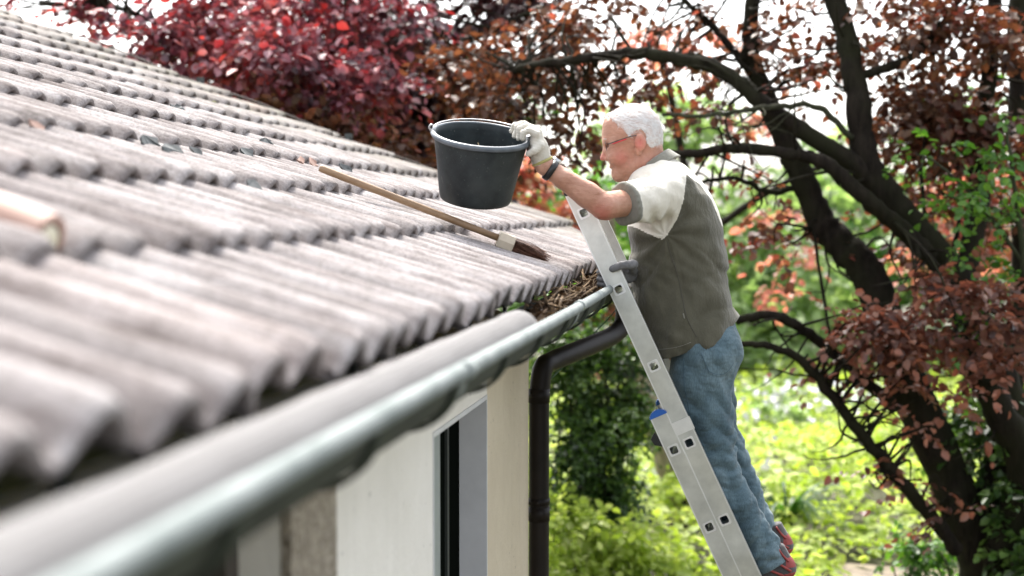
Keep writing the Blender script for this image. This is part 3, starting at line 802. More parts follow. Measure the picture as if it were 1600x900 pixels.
# ================================================================== LADDER
YL = 4.63
def make_ladder():
    base0 = at_y(967, 452, YL); base1 = at_y(1132, 812, YL)
    L = (base1-base0); L[1] = 0; Ln = np.linalg.norm(L); d = -L/Ln                       # up along the stile
    sp = Ln/3
    nrm = np.array([d[2], 0, -d[0]])                                                      # towards the climber (+X side)
    if nrm[0] < 0: nrm = -nrm
    foot_t = (base0[2]) / d[2]
    rt = empty('ladder', (base0 - d*foot_t)); tag(rt, 'two-section aluminium ladder leaning on the gutter under the man', 'ladder')
    Y1 = YL + .36
    def section(name, c, up, dn, w, yoff, ts, th=.022, mat=M['alu']):
        sec = None
        for k, (y, sg) in enumerate(((YL+yoff, 1), (Y1-yoff, -1))):
            b = MB(); o0 = np.array([c[0], y, c[2]]); mid = o0 + d*(up-dn)/2; h = (up+dn)/2; Yv = np.array([0, 1.0, 0])
            cut = sorted([-dn] + [t+q for t in ts for q in (-.0165, .0165)] + [up])           # web, open where the rungs pass through
            for i in range(0, len(cut), 2):
                b.obox(o0 + d*(cut[i]+cut[i+1])/2 + Yv*sg*.0013, d, nrm, Yv, (cut[i+1]-cut[i])/2, w/2-.0022, .0013)
            for t in ts:
                sw = (w/2-.0022-.0165)/2
                for s2 in (-1, 1): b.obox(o0 + d*t + nrm*s2*(.0165+sw) + Yv*sg*.0013, d, nrm, Yv, .0165, sw, .0013)
            for s2 in (-1, 1): b.obox(mid + nrm*s2*(w/2-.0011) + Yv*sg*th/2, d, nrm, Yv, h, .0011, th/2)
            if k == 0:
                sec = b.build(name, mat, rt)
                for s2 in (-1, 1):
                    b = MB(); b.obox(mid + nrm*s2*(w/2-.0018) - Yv*.0010, d, nrm, Yv, h, .0018, .0010); b.build('highlight_rib', M['alu_bright'], sec)  # raised stile edge; its bright highlight is painted by the paler metal
            else:
                b.build('far_stile', mat, sec)
        return sec
    T1 = [sp*k for k in (1, 0, -1, -2, -3, -4)]
    s1 = section('upper_section', base0, 1.28*sp, 4.6*sp, .066, .0, T1)
    off = at_y(1055, 702, YL) - at_y(1077, 690, YL); off = nrm*(off@nrm); ld = (at_y(1055, 702, YL) - base0)@d
    c2 = base0 + off*1.04; topz = (at_y(1034, 648, YL) - c2)@d
    T2 = [ld - sp*k for k in range(0, int((c2[2]/d[2] + ld)/sp))]
    s2 = section('lower_section', c2, topz, ((c2[2]/d[2])), .058, -.004, T2)
    def rungs(sec, c, ts, yoff):
        for t in ts:
            o = c + d*t; b = MB(); q = .0155
            y0, y1 = YL+yoff-.0035, Y1-yoff+.0035
            def ring(hw, y, r=.006):
                P = []
                for cx, cz, a0 in ((1, 1, 0), (-1, 1, 90), (-1, -1, 180), (1, -1, 270)):
                    for k in range(5):
                        a = R(a0 + 22.5*k); P.append(np.array([o[0], y, o[2]]) + nrm*(cx*(hw-r) + r*math.cos(a)) + d*(cz*(hw-r) + r*math.sin(a)))
                return P
            rings = [ring(q-.003, y1), ring(q-.003, y0), ring(q+.003, y0), ring(q+.003, y0+.0022), ring(q, y0+.003), ring(q, y1-.003), ring(q+.003, y1-.0022), ring(q+.003, y1), ring(q-.003, y1)]
            N = len(rings[0]); vs = sum(rings, [])
            b.add(vs, [(i*N+k, i*N+(k+1) % N, (i+1)*N+(k+1) % N, (i+1)*N+k) for i in range(len(rings)-1) for k in range(N)])
            b.build('rung', M['alu_bright'], sec, auto=35)
    rungs(s1, base0, T1, 0)
    rungs(s2, c2, T2, -.004)
    # blue serrated end caps on the lower section, black hooks, black top caps on the upper one
    for y, sg in ((YL-.004, 1), (Y1+.004, -1)):
        b = MB(); o = c2 + d*(topz); o[1] = y + sg*.008; n = 26; vs = []
        for yy_ in (-.016, .016):
            for k in range(n+1):
                a = math.pi*k/n; r = (.0315 if k % 2 else .0285)
                vs.append(o + np.array([0, yy_, 0]) + nrm*math.cos(a)*r + d*(math.sin(a)*r*.72))
        m = n+1
        b.add(vs, [tuple(range(m)), tuple(range(m, 2*m))[::-1]] + [(i, m+i, m+(i+1) % m, (i+1) % m) for i in range(m)])
        b.build('end_cap', M['blue'], s2)
        b = MB(); o = c2 + d*(topz-.065) - nrm*.029; o[1] = y
        b.add([o+np.array([0, -.006, 0])+p for p in (d*0, d*.022-nrm*.006, d*.006-nrm*.026, -d*.016-nrm*.022, -d*.03)] + [o+np.array([0, .022, 0])+p for p in (d*0, d*.022-nrm*.006, d*.006-nrm*.026, -d*.016-nrm*.022, -d*.03)],
              [(0,1,2,3,4), (9,8,7,6,5)] + [(i, 5+i, 5+(i+1) % 5, (i+1) % 5) for i in range(5)])
        b.build('hook', M['black'], s2)
        b = MB(); o = base0 + d*(1.28*sp+.006); o[1] = YL + (.010 if sg > 0 else .35)
        b.obox(o, d, nrm, np.array([0, 1., 0]), .010, .034, .014); bevel(b.build('top_cap', M['black'], s1), .004)
        b = MB(); o = c2 - d*(c2[2]/d[2]-.02); o[1] = y + sg*.011
        b.obox(o, d, nrm, np.array([0, 1., 0]), .03, .033, .016); bevel(b.build('rubber_foot', M['black'], s2), .005)
    # guide bracket clasping the upper section
    b = MB(); o = base0 + d*((at_y(1068, 665, YL)-base0)@d); o[1] = YL-.004
    b.obox(o + nrm*.004, d, nrm, np.array([0, 1., 0]), .022, .033, .0016)
    b.build('guide_bracket', M['alu_bright'], s1)
    return d, nrm, sp, base0
LD, LN, LSP, LB = make_ladder()

# ================================================================== BUCKET
def make_bucket():
    Yb = 4.37
    top = at_y(752, 211, Yb); k = np.linalg.norm(at_y(753, 211, Yb) - top)
    t = R(17.5); lean = R(6)
    # axis: mostly up, opening tilted towards the photographer's side, leaning right
    fw = np.array([FWD[0], FWD[1], 0]); fw /= np.linalg.norm(fw)
    up = np.array([0, 0, 1.0])
    ax = up*math.cos(t)*math.cos(lean) + RIGHT*math.sin(lean)*math.cos(t) - fw*math.sin(t)
    ax /= np.linalg.norm(ax)
    xr = RIGHT*math.cos(R(8)) - up*math.sin(R(8)); xr = xr - ax*(xr@ax); xr /= np.linalg.norm(xr); yr = np.cross(ax, xr)
    rr = 73.5*k; hb = 104*k; rb = 55*k
    o = top - ax*hb
    rt = empty('bucket', o); tag(rt, 'scuffed black plastic bucket tilted in the gloved hand above the roof', 'bucket')
    b = MB()
    prof = [(0, .004), (rb*.5, .004), (rb*.86, .006), (rb*.93, .0), (rb, .003), (rb+.004, .014), (rb+(rr-rb)*.5, hb*.5), (rr-.004, hb-.022), (rr-.003, hb-.012),
            (rr+.005, hb-.012), (rr+.0075, hb-.005), (rr+.005, hb+.002), (rr-.003, hb+.003), (rr-.008, hb-.002), (rr-.010, hb-.02), (rb+(rr-rb)*.5-.005, hb*.5), (rb-.002, .014), (rb*.8, .010), (0, .010)]
    b.lathe(prof, o, xr, yr, ax, 72); b.build('body', M['bucket'], rt, True)
    b = MB()                                                                       # rim bead; the light it catches is painted as a paler tone
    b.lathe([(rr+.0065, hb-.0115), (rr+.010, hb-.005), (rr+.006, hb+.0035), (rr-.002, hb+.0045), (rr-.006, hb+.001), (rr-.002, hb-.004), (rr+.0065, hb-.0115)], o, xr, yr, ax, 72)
    b.build('rim', simple('rim_glint_plastic', (.07, .085, .10), (.13, .15, .17), 20, .33, 0, .1), rt, True)
    # bail handle folded back along the far rim, with its two lugs
    pts = []
    for i in range(19):
        a = math.pi*i/18; pts.append(o + ax*(hb+.006+.006*math.sin(a)) + xr*math.cos(a)*(rr+.004) + yr*math.sin(a)*(rr+.000))
    b = MB(); b.tube(spline(pts, 3), .0023, 8); b.build('bail', M['steel'], rt, True)
    for s in (1, -1):
        b = MB(); c = o + ax*(hb+.002) + xr*s*(rr-.001)
        b.obox(c, xr, yr, ax, .005, .012, .010)
        q = [c + ax*.006 + yr*.012, c + ax*.014 + xr*s*.010, c + ax*.004 + xr*s*.016, c - ax*.006 + xr*s*.008]
        b.tube(spline(q, 4), .003, 8); l = b.build('lug', M['steel'], rt, True)
    b = MB()
    for a_, L in ((.3, .05), (1.9, .04), (2.7, .03)):
        c = o + ax*(hb-.03) - yr*(rr-.022) + xr*.01; d = xr*math.cos(a_) + ax*math.sin(a_)
        b.tube([c, c+d*L*.5+yr*.004, c+d*L], .0012, 4)
    b.build('straw', simple('straw', (.55, .42, .25), None, rough=.7), rt, True)
    return o, ax, xr, yr, rr, hb
BK = make_bucket()

# ================================================================== THE MAN
def knit(name, c1, c2, sc=500, rough=.9, bs=.35, fuzz=.25, big=9):
    m, t, b = new_mat(name); v = coords(t)
    base = ramp(t, noise(t, v, big, 5), [(.3, c1), (.7, c2)])
    t.links.new(base, b.inputs['Base Color']); b.inputs['Roughness'].default_value = rough
    b.inputs['Sheen Weight'].default_value = fuzz; b.inputs['Specular IOR Level'].default_value = .2
    n1 = bump(t, b, noise(t, v, sc, 2), bs, .0015); bump(t, b, noise(t, coords(t, (1, 1, .6), (0, .4, 0)), 20, 5), .9, .012, n1); return m
def skin_mat():
    m, t, b = new_mat('skin'); v = coords(t)
    base = ramp(t, noise(t, v, 16, 5), [(.3, (.37, .175, .11)), (.55, (.48, .255, .175)), (.75, (.56, .335, .245))])
    base = mixc(t, ramp(t, noise(t, v, 90, 3), [(.34, (.35, .35, .35)), (.42, (0, 0, 0))]), base, (.48, .24, .16))
    ra = nd(t, "ShaderNodeAttribute", attribute_name="rosy"); base = mixc(t, ra.outputs['Fac'], base, (.50, .15, .115))
    sc_ = ramp(t, noise(t, v, 48, 2), [(.62, (0, 0, 0)), (.68, (.55, .55, .55))]); base = mixc(t, sc_, base, (.42, .22, .14))
    wv = nd(t, "ShaderNodeTexVoronoi", Scale=60, feature='DISTANCE_TO_EDGE'); t.links.new(coords(t, (1.0, 1.0, .45), (0, .6, 0)), wv.inputs['Vector'])
    t.links.new(base, b.inputs['Base Color']); b.inputs['Roughness'].default_value = .46
    b.inputs['Subsurface Weight'].default_value = .12; b.inputs['Subsurface Radius'].default_value = (.012, .005, .003); b.inputs['Subsurface Scale'].default_value = 1.0
    n1 = bump(t, b, noise(t, v, 130, 4), .35, .002); n2 = bump(t, b, wv.outputs[0], .35, .002, n1); bump(t, b, noise(t, coords(t, (1, 1, 3)), 34, 4), .55, .006, n2); return m
def denim_mat():
    m, t, b = new_mat('denim'); v = coords(t)
    base = ramp(t, noise(t, coords(t, (1, 1, .55), (0, .45, 0)), 8, 4, .5), [(.28, (.042, .072, .090)), (.5, (.086, .134, .158)), (.72, (.150, .208, .232))])
    th = ramp(t, noise(t, coords(t, (1, 1, .12)), 420, 3, .7), [(.35, (.62, .62, .62)), (.6, (1.25, 1.25, 1.25))])
    base = mixc(t, .8, base, th, 'MULTIPLY')
    t.links.new(base, b.inputs['Base Color']); b.inputs['Roughness'].default_value = .9; b.inputs['Sheen Weight'].default_value = .15
    b.inputs['Specular IOR Level'].default_value = .2
    n1 = bump(t, b, noise(t, v, 480, 2), .3, .001)
    bump(t, b, noise(t, coords(t, (1, 1, 2.2), (0, .5, 0)), 13, 2), .7, .018, n1); return m
M['skin'] = skin_mat()
M['hair'] = simple('white_hair', (.60, .44, .37), (.66, .65, .64), 70, .7, 0, 1.0, 300, bdist=.003, stretch=(.28, 1, 1), lo=.28, hi=.60)
def _hair():
    m, t, b = new_mat('thin_white_hair'); at = nd(t, "ShaderNodeAttribute", attribute_name="bald")
    base = ramp(t, noise(t, coords(t, (.28, 1, 1)), 90, 5), [(.30, (.50, .38, .33)), (.58, (.68, .665, .65))])
    t.links.new(mixc(t, at.outputs['Fac'], base, (.58, .355, .27)), b.inputs['Base Color']); b.inputs['Roughness'].default_value = .65
    b.inputs['Specular IOR Level'].default_value = .3; bump(t, b, noise(t, coords(t, (.28, 1, 1)), 300, 3), .7, .002); return m
M['hair'] = _hair()
M['hair_strand'] = simple('white_strand', (.58, .57, .56), (.85, .84, .83), 90, .5)
M['shirt'] = knit('olive_polo_cotton', (.066, .062, .042), (.104, .097, .069))
M['cream'] = knit('cream_cotton', (.64, .60, .51), (.73, .70, .62))
M['trim'] = knit('grey_green_rib', (.17, .165, .135), (.23, .225, .19), bs=.5)
M['denim'] = denim_mat()
M['seam'] = simple('denim_stitch', (.05, .09, .12), None, rough=.9)
M['glove'] = knit('cream_knit_glove', (.54, .51, .44), (.65, .62, .55), 320, bs=.6)
M['glove_grey'] = knit('grey_shaded_glove', (.10, .103, .11), (.20, .20, .205), 120, .6, .4, .05, 30)  # grey far glove, darkened in colour for the shade it sits in
M['sole'] = simple('red_rubber', (.20, .022, .020), (.34, .06, .05), 30, .6)
M['shoe'] = knit('dark_shoe_mesh', (.045, .042, .045), (.10, .095, .095), 300)

YM = 4.84
def P(px, py, Y=YM): return at_y(px, py, Y)
K = .00214                                             # metres per picture pixel at the man
def T(deg): return R(deg)
HT = R(19)
def make_man():
    feet = P(1200, 915, 4.78)
    man = empty('person', feet)
    tag(man, 'older man in olive polo and jeans standing on the ladder, tipping a bucket', 'person')
    yn, yf = 4.64, 5.04                                # near and far side of the body
    # ------------------------------------------------ head
    sh = P(1046, 303, 4.66); el = P(943, 322, 4.44); wr = P(851, 259, 4.40)
    head = [
        (ell(P(989, 207.5), (45*K, 36.5*K, 44*K), HT), 0),
        (ell(P(1002, 222), (31*K, 33.5*K, 33*K), HT), .02),
        (ell(P(966, 236), (21*K, 27*K, 40*K), HT), .03),
        (ell(P(957, 200), (13*K, 29*K, 22*K), HT), .02),                              # forehead
        (cone(P(967, 273), P(1001, 256, YM-.048), 8.5*K, 12*K), .02),                 # jaw, both sides
        (cone(P(967, 273), P(1001, 256, YM+.048), 8.5*K, 12*K), .02),
        (ell(P(966, 275), (8.5*K, 12*K, 8*K), HT), .010),                             # chin
        (cone(P(947, 219, YM-.030), P(947, 219, YM+.030), 3.6*K, 3.6*K), .010),       # brow
        (cone(P(949, 222), P(943.5, 243), 3.4*K, 4.6*K), .006),                       # nose
        (ell(P(943, 246.5), (6.0*K, 6.0*K, 4.8*K), HT), .004),
        (ell(P(949, 248, YM-.013), (5.0*K, 3.2*K, 3.6*K), HT), .005),
        (ell(P(949, 248, YM+.013), (5.0*K, 3.2*K, 3.6*K), HT), .005),
        (ell(P(957.5, 259.5), (6.0*K, 12*K, 3.6*K), R(35)), .006),                    # lips
        (ell(P(961.5, 267.5), (6.0*K, 11*K, 4.0*K), R(10)), .006),
        (cone(P(960, 226, YM-.064), P(966, 223, YM-.070), .6*K, .5*K), -.003), (cone(P(960, 229, YM-.064), P(967, 230, YM-.070), .6*K, .5*K), -.003),
        (cone(P(948, 203, YM-.04), P(947, 203, YM+.04), .5*K, .5*K), -.004), (cone(P(949, 209, YM-.04), P(948, 209, YM+.04), .5*K, .5*K), -.004),
        (cone(P(982, 252, YM-.066), P(990, 268, YM-.060), .7*K, .7*K), -.005), (cone(P(1008, 252, YM-.056), P(1016, 240, YM-.058), .7*K, .6*K), -.004),
        (ell(P(963, 246, YM-.045), (12*K, 8*K, 10*K), HT), .02),                      # cheeks
        (ell(P(963, 246, YM+.045), (12*K, 8*K, 10*K), HT), .02),
        (ell(P(950, 227.5, YM-.034), (6.5*K, 8*K, 4.6*K), HT), -.007),                # eye sockets
        (ell(P(950, 227.5, YM+.034), (6.5*K, 8*K, 4.6*K), HT), -.007),
        (ell(P(955.5, 229, YM-.031), (5.4*K, 6*K, 4.0*K), HT), .002),                 # lids
        (ell(P(955.5, 229, YM+.031), (5.4*K, 6*K, 4.0*K), HT), .002),
        (cone(P(954.5, 234.5, YM-.046), P(961, 236, YM-.058), 1.0*K, .8*K), .004),    # bag under the eye
        (cone(P(955.5, 263.3, YM-.026), P(955.5, 263.3, YM+.026), .6*K, .6*K), -.003),    # mouth line
        (cone(P(954, 250.5, YM-.026), P(963, 268, YM-.032), .9*K, .9*K), -.005),      # smile folds
        (cone(P(954, 250.5, YM+.026), P(963, 268, YM+.032), .9*K, .9*K), -.005),
        (cone(P(974, 268, YM-.044), P(986, 276, YM-.04), 1.0*K, 1.0*K), -.006),
        (cone(P(1008, 240), P(1024, 284, YM), 27*K, 30*K), .022),                     # neck
        (cone(P(978, 277), P(1003, 286), 8*K, 16*K), .02),
        (cone(P(990, 262, YM-.045), P(1003, 290, YM-.03), 3*K, 3*K), .012),           # sinew
    ]
    for sg in (-1, 1):                                                                # ears
        head += [(ell(P(1000.5, 222, YM+sg*.088), (8.8*K, 4.0*K, 13.5*K), R(8), 0), .004),
                 (ell(P(997, 236, YM+sg*.082), (5.2*K, 3.6*K, 8*K), R(14)), .005),
                 (ell(P(999.5, 221, YM+sg*.100), (5.0*K, 3.4*K, 8.8*K), R(8)), -.003),
                 (cone(P(1003, 216, YM+sg*.0945), P(1002, 229, YM+sg*.0935), 1.2*K, 1.0*K), .002)]
    body = head + [
        (cone(P(1030, 305, YM), P(1056, 335, YM), .075, .11), .04),
        (ell(P(1058, 410, YM), (.12, .15, .22)), .05), (ell(P(1082, 500, YM), (.115, .15, .18)), .05),
        (cone(P(1042, 312, 4.68), P(1042, 312, 5.00), .045, .045), .03),
        # near arm
        (cone(P(1036, 308, 4.64), el, .044, .043), .012), (cone(el, at_y(917, 304, 4.43), .041, .041), .006),
        (cone(at_y(917, 304, 4.43), at_y(880, 279, 4.415), .041, .0325), .006), (cone(at_y(880, 279, 4.415), wr, .0325, .0275), .006),
        (cone(at_y(930, 300, 4.412), at_y(885, 274, 4.395), .016, .010), .012), (cone(at_y(935, 330, 4.42), at_y(900, 302, 4.40), .012, .008), .010),
        (ell(at_y(947, 336, 4.45), (.022, .020, .014)), .010),
        (cone(wr, at_y(838, 236, 4.40), .0275, .030), .01),
        # far arm, bent back to the stile
        (cone(P(1046, 312, 5.01), P(1052, 400, 5.09), .044, .042), .02), (cone(P(1052, 400, 5.09), P(1000, 426, 4.82), .040, .024), .015),
        # legs inside the jeans
        (cone(P(1094, 560, 4.74), P(1110, 700, 4.74), .075, .045), .02), (cone(P(1112, 715, 4.74), P(1200, 876, 4.76), .043, .030), .015),
        (cone(P(1100, 560, 4.94), P(1122, 690, 4.945), .075, .042), .02), (cone(P(1124, 695, 4.945), P(1192, 846, 4.945), .040, .030), .015),
    ]
    bfn0 = union(body)
    def bfn(p):
        d = bfn0(p)
        w_ = np.sin(p[:, 0]*210 + 3*np.sin(p[:, 2]*60)) * np.sin(p[:, 2]*90 + p[:, 1]*120)
        return d + .0005*w_
    V, F = nets(bfn, (min(wr[0], P(838, 230, 4.4)[0])-.05, 4.34, feet[2]-.02), (P(1160, 400)[0]+.02, 5.17, P(990, 163)[2]+.012), .0038)
    # a finer pass is kept for the head: the same figure, one skin
    bm_ = np_mesh('body', V, F)
    rosy = np.zeros(len(V))
    for c_, r_, a_ in ((P(942, 246), .016, 1.), (P(972, 246, YM-.06), .028, .7), (P(1000, 224, YM-.09), .022, 1.), (el+[.0, -.03, -.03], .035, .8), (P(1000, 172), .03, .35), (P(1015, 262, YM-.05), .035, .5)):
        rosy = np.maximum(rosy, a_*np.exp(-((V-c_)**2).sum(1)/r_**2))
    at_ = bm_.attributes.new('rosy', 'FLOAT', 'POINT'); at_.data.foreach_set('value', rosy.astype(np.float32))
    body_o = link('body', bm_, M['skin'], man)
    # ------------------------------------------------ hair (short, white, thin on top)
    hp = [(947, 181), (948, 168), (962, 154), (985, 152), (1022, 156), (1048, 190), (1048, 236), (1036, 247), (1027, 241), (1016, 236), (1011, 224), (1010, 209), (1003, 205), (992, 209), (986, 219), (981, 214), (975, 206), (968, 202), (962, 194), (956, 188), (950, 184)]
    HPW = np.array([[P(*q)[0], P(*q)[2]] for q in hp])
    skull = union([(ell(P(989, 206.7), (45.3*K, 37.1*K, 44.6*K), HT), 0), (ell(P(1002, 221), (31.6*K, 34.3*K, 33.6*K), HT), .02), (ell(P(957, 199), (13*K, 29.5*K, 22.2*K), HT), .02)])
    def hfn(p):
        d = skull(p)
        nz = np.sin(p[:, 0]*340 + 2*np.sin(p[:, 2]*90)) * np.sin(p[:, 2]*260 + p[:, 1]*300)
        e = poly2(p[:, [0, 2]], HPW) + .0035*np.sin(p[:, 0]*420+p[:, 1]*200)*np.sin(p[:, 2]*380)
        back = np.clip((p[:, 0] - P(975, 200)[0])/.06, 0, 1)
        return -smin(-(d - .0001 - .0019*back + (.0013 - .0006*back)*nz + .0005*np.sin(p[:, 1]*95+1)*np.sin(p[:, 0]*110)*(1-back)), -e, .010)
    hc = P(990, 205)
    hair_o, HV, HF = sdf_part('hair', hfn, hc-[.13, .11, .13], hc+[.15, .11, .13], .0034, M['hair'], man)
    bald = np.zeros(len(HV))
    for c_, r_, a_ in ((P(972, 166), .034, .85), (P(995, 166), .036, .9), (P(1014, 176), .030, .8), (P(955, 182, YM-.03), .022, .7), (P(968, 200, YM-.07), .016, .55), (P(1022, 236, YM-.04), .020, .5)):
        bald = np.maximum(bald, a_*np.exp(-((HV-c_)**2).sum(1)/r_**2))
    ab_ = hair_o.data.attributes.new('bald', 'FLOAT', 'POINT'); ab_.data.foreach_set('value', bald.astype(np.float32))
    g = np.random.default_rng(4); b = MB(); sel = g.integers(0, len(HV), 5500); cen = P(992, 214)
    for i in sel:
        if g.random() < bald[i]*.85: continue
        p = HV[i]; n = p - cen; n /= np.linalg.norm(n)
        if poly2(np.array([[p[0], p[2]]], np.float32), HPW)[0] > .001: continue
        f = np.array([.75, 0, -.25]) + g.normal(0, .22, 3) + np.array([0, 0, -.5])*max(0, (p[0]-cen[0])/.09)
        f = f - n*(f@n); f /= np.linalg.norm(f); L = .010+.012*g.random(); s = np.cross(n, f)*.00045
        e = p + f*L + n*(.0022+.0030*g.random())
        b.add([p-s+n*.0004, p+s+n*.0004, e], [(0, 1, 2)])
    for sg in (-1, 1):                                                                 # eyebrows
        for i in range(40):
            p = P(945.5+3.5*g.random(), 217+2.2*g.random(), YM+sg*(.014+.036*g.random())); b.add([p+[-.002, 0, 0], p+[0, 0, .0012], p+[-.007, sg*.006, -.001+.004*g.random()]], [(0, 1, 2)])
    b.build('hair_strands', M['hair_strand'], hair_o)
    # ------------------------------------------------ shirt
    rows = [(246, 1052, 1006, .062), (258, 1070, 996, .10), (270, 1084, 988, .145), (284, 1098, 981, .175), (305, 1112, 979, .195), (330, 1122, 981, .20), (365, 1131, 984, .197),
            (400, 1134.5, 985, .192), (440, 1139, 989, .19), (480, 1148, 995, .195), (510, 1156, 1000, .20), (545, 1163, 1006, .205), (575, 1168, 1010, .207)]
    Zs = np.array([P(1060, r[0])[2] for r in rows])[::-1]; XB = np.array([P(r[1], r[0])[0] for r in rows])[::-1]; XF = np.array([P(r[2], r[0])[0] for r in rows])[::-1]; BW = np.array([r[3] for r in rows])[::-1]
    cuffA, cuffB = P(985, 350, 4.52), P(955, 295, 4.50)
    slv = union([(cone(P(1050, 300, 4.69), P(1012, 312, 4.575), .074, .069), 0), (cone(P(1012, 312, 4.575), at_y(968, 321, 4.485), .069, .0665), .01)])
    sl_far = cone(P(1048, 305, 5.02), P(1052, 365, 5.09), .072, .066)
    cd = at_y(968, 321, 4.485) - P(1020, 310, 4.60); cd /= np.linalg.norm(cd); cpt = (cuffA + cuffB)/2
    arm_pit = P(1040, 368, 4.64)
    def hem_z(p):   # lower edge: front lower than the back, small vent at the side
        t = (p[:, 0] - P(1008, 550)[0]) / (P(1154, 500)[0] - P(1008, 550)[0])
        z = np.interp(t, [0, .3, .52, .60, .66, .75, 1], [P(1008, 557)[2], P(1045, 551)[2], P(1080, 541)[2], P(1092, 529)[2], P(1099, 540)[2], P(1110, 533)[2], P(1154, 497)[2]])
        return z
    _ca, _cb = P(1047, 240), P(999, 276); cc0 = (_ca+_cb)/2; _f = (_cb-_ca)/np.linalg.norm(_cb-_ca); cn0 = np.cross(_f, [0, 1., 0])
    if cn0[2] < 0: cn0 = -cn0
    def torso(p):
        z = p[:, 2]; xb = np.interp(z, Zs, XB); xf = np.interp(z, Zs, XF); bw = np.interp(z, Zs, BW)
        cx = (xb+xf)/2; a = (xb-xf)/2; q = np.abs((p[:, 0]-cx)/a)**2.25 + np.abs((p[:, 1]-YM)/bw)**2.25
        return (q**(1/2.25) - 1) * np.minimum(a, bw) * .9
    def folds(p):
        dx = p[:, 0]-arm_pit[0]; dz = p[:, 2]-arm_pit[2]; r = np.sqrt(dx*dx+dz*dz); th = np.arctan2(dz, dx)
        f = .0045*np.exp(-((r-.10)/.10)**2)*np.sin(th*9+r*18)*(p[:, 1] < YM)
        lo_ = np.clip((P(0, 400)[2]-p[:, 2])/.15, 0, 1)
        f += .0058*lo_*np.sin(p[:, 0]*46 + 2.3*np.sin(p[:, 2]*9+1) + p[:, 1]*14)
        f += .0030*np.sin(p[:, 2]*44 + p[:, 0]*26 + 2*np.sin(p[:, 0]*17))*np.clip((p[:, 0]-P(1085, 400)[0])/.08, 0, 1)
        f += .0018*np.sin(p[:, 0]*95+p[:, 2]*60+3*np.sin(p[:, 2]*22))*np.sin(p[:, 2]*33-p[:, 0]*20+1)
        f += .0050*np.exp(-((r-.16)/.11)**2)*(1-2*np.abs(np.sin(th*4.2+r*9+.6))**.7)*np.clip((.05-dz)/.1, 0, 1)
        f += .0036*(1-2*np.abs(np.sin(p[:, 2]*27 - p[:, 0]*17 + 1.6*np.sin(p[:, 0]*13)))**.6)*np.clip((p[:, 0]-P(1070, 400)[0])/.09, 0, 1)*np.clip((P(0, 380)[2]-p[:, 2])/.1, 0, 1)
        bl = np.exp(-((p[:, 2]-P(0, 505)[2]+(p[:, 0]-P(1060, 0)[0])*.35)/.018)**2)
        return f - .003*bl
    def shirt_fn(p):
        d = torso(p); d = smin(d, sl_far(p), .05)
        s = slv(p) + .0030*np.sin((p-cpt)@cd*85 + p[:, 2]*30 + 2*np.sin(p[:, 0]*40))*np.clip(((cpt-p)@cd)/.05, 0, 1)
        d = smin(d, s, .028) + folds(p)
        d = np.maximum(d, (p-cpt)@cd)                                                  # cuff end
        hz = hem_z(p); d = np.maximum(d, hz-p[:, 2])
        cq = p - cc0; al = cq@cn0; rad = np.sqrt(np.maximum((cq**2).sum(1) - al**2, 0))  # room for the neck
        d = -smin(-d, np.maximum(rad-.088, -al), .006)
        # hollow inside above the hem so the edge reads as cloth
        return d
    lo = np.array([cuffB[0]-.06, 4.40, P(1060, 562)[2]-.01]); hi = np.array([P(1165, 400)[0]+.02, 5.20, P(1060, 240)[2]+.02])
    SV, SF = nets(shirt_fn, lo, hi, .0048)
    fc = SV[SF].mean(1); near = fc[:, 1] < YM+.02
    poly = lambda pts: np.array([[P(*q)[0], P(*q)[2]] for q in pts])
    cream_near = poly([(940, 280), (1003, 265), (1040, 240), (1075, 262), (1075, 288), (1072, 315), (1062, 342), (1047, 366), (1040, 373), (1022, 366), (1000, 356), (985, 352), (950, 362)])
    inz = lambda pl: poly2(fc[:, [0, 2]].astype(np.float32), pl) < 0
    arm_side = (slv(fc.astype(np.float32)) < .016) & (fc[:, 1] < YM-.05)
    back = (fc[:, 2] > P(0, 330)[2]-.0) & (fc[:, 0] > np.interp(fc[:, 2], Zs, XB)-.055-0*fc[:, 0]) & (np.abs(fc[:, 1]-YM) < .13) & (fc[:, 2] < P(0, 250)[2]+.03)
    cream = (near & inz(cream_near) & (fc[:, 1] < YM-.06)) | (sl_far(fc.astype(np.float32)) < .012) & (fc[:, 1] > YM+.12)
    shoulder_top = (fc[:, 2] > P(0, 292)[2]) & ~cream & (fc[:, 0] < P(1075, 0)[0])
    cream |= shoulder_top
    cuff = near & (((cpt-fc)@cd) < .0125) & (fc[:, 1] < YM-.05) & (slv(fc.astype(np.float32)) < .02)
    yoke = inz(poly([(1060, 240), (1088, 258), (1115, 280), (1140, 330), (1142, 372), (1128, 352), (1112, 312), (1096, 290), (1075, 274)])) & ~cream & ~cuff
    v, f = sub_mesh(SV, SF, ~(cream | cuff | yoke)); shirt = link('shirt', np_mesh('shirt', v, f), M['shirt'], man)
    v, f = sub_mesh(SV, SF, cream & ~cuff); link('sleeve', np_mesh('sleeve', v, f), M['cream'], shirt)
    v, f = sub_mesh(SV, SF, yoke); link('yoke', np_mesh('yoke', v, f), M['cream'], shirt)
    V2 = SV + 0; v, f = sub_mesh(V2, SF, cuff); cuff_o = link('cuff', np_mesh('cuff', v, f), M['trim'], shirt)
    sm = cuff_o.modifiers.new('thick', 'SOLIDIFY'); sm.thickness = .003; sm.offset = 1
    # collar: turned-down ring round the neck
    b = MB(); ca, cb = P(1045, 235), P(998, 270); cc = (ca+cb)/2; fw = (cb-ca); hl = np.linalg.norm(fw)/2; fw /= 2*hl; sd = np.array([0, 1., 0]); nn = np.cross(fw, sd)
    if nn[2] < 0: nn = -nn
    prof = [(1.00, -.006), (1.02, .004), (1.05, .006), (1.10, .002), (1.20, -.012), (1.33, -.030), (1.335, -.033), (1.31, -.034), (1.16, -.014), (1.04, -.002)]
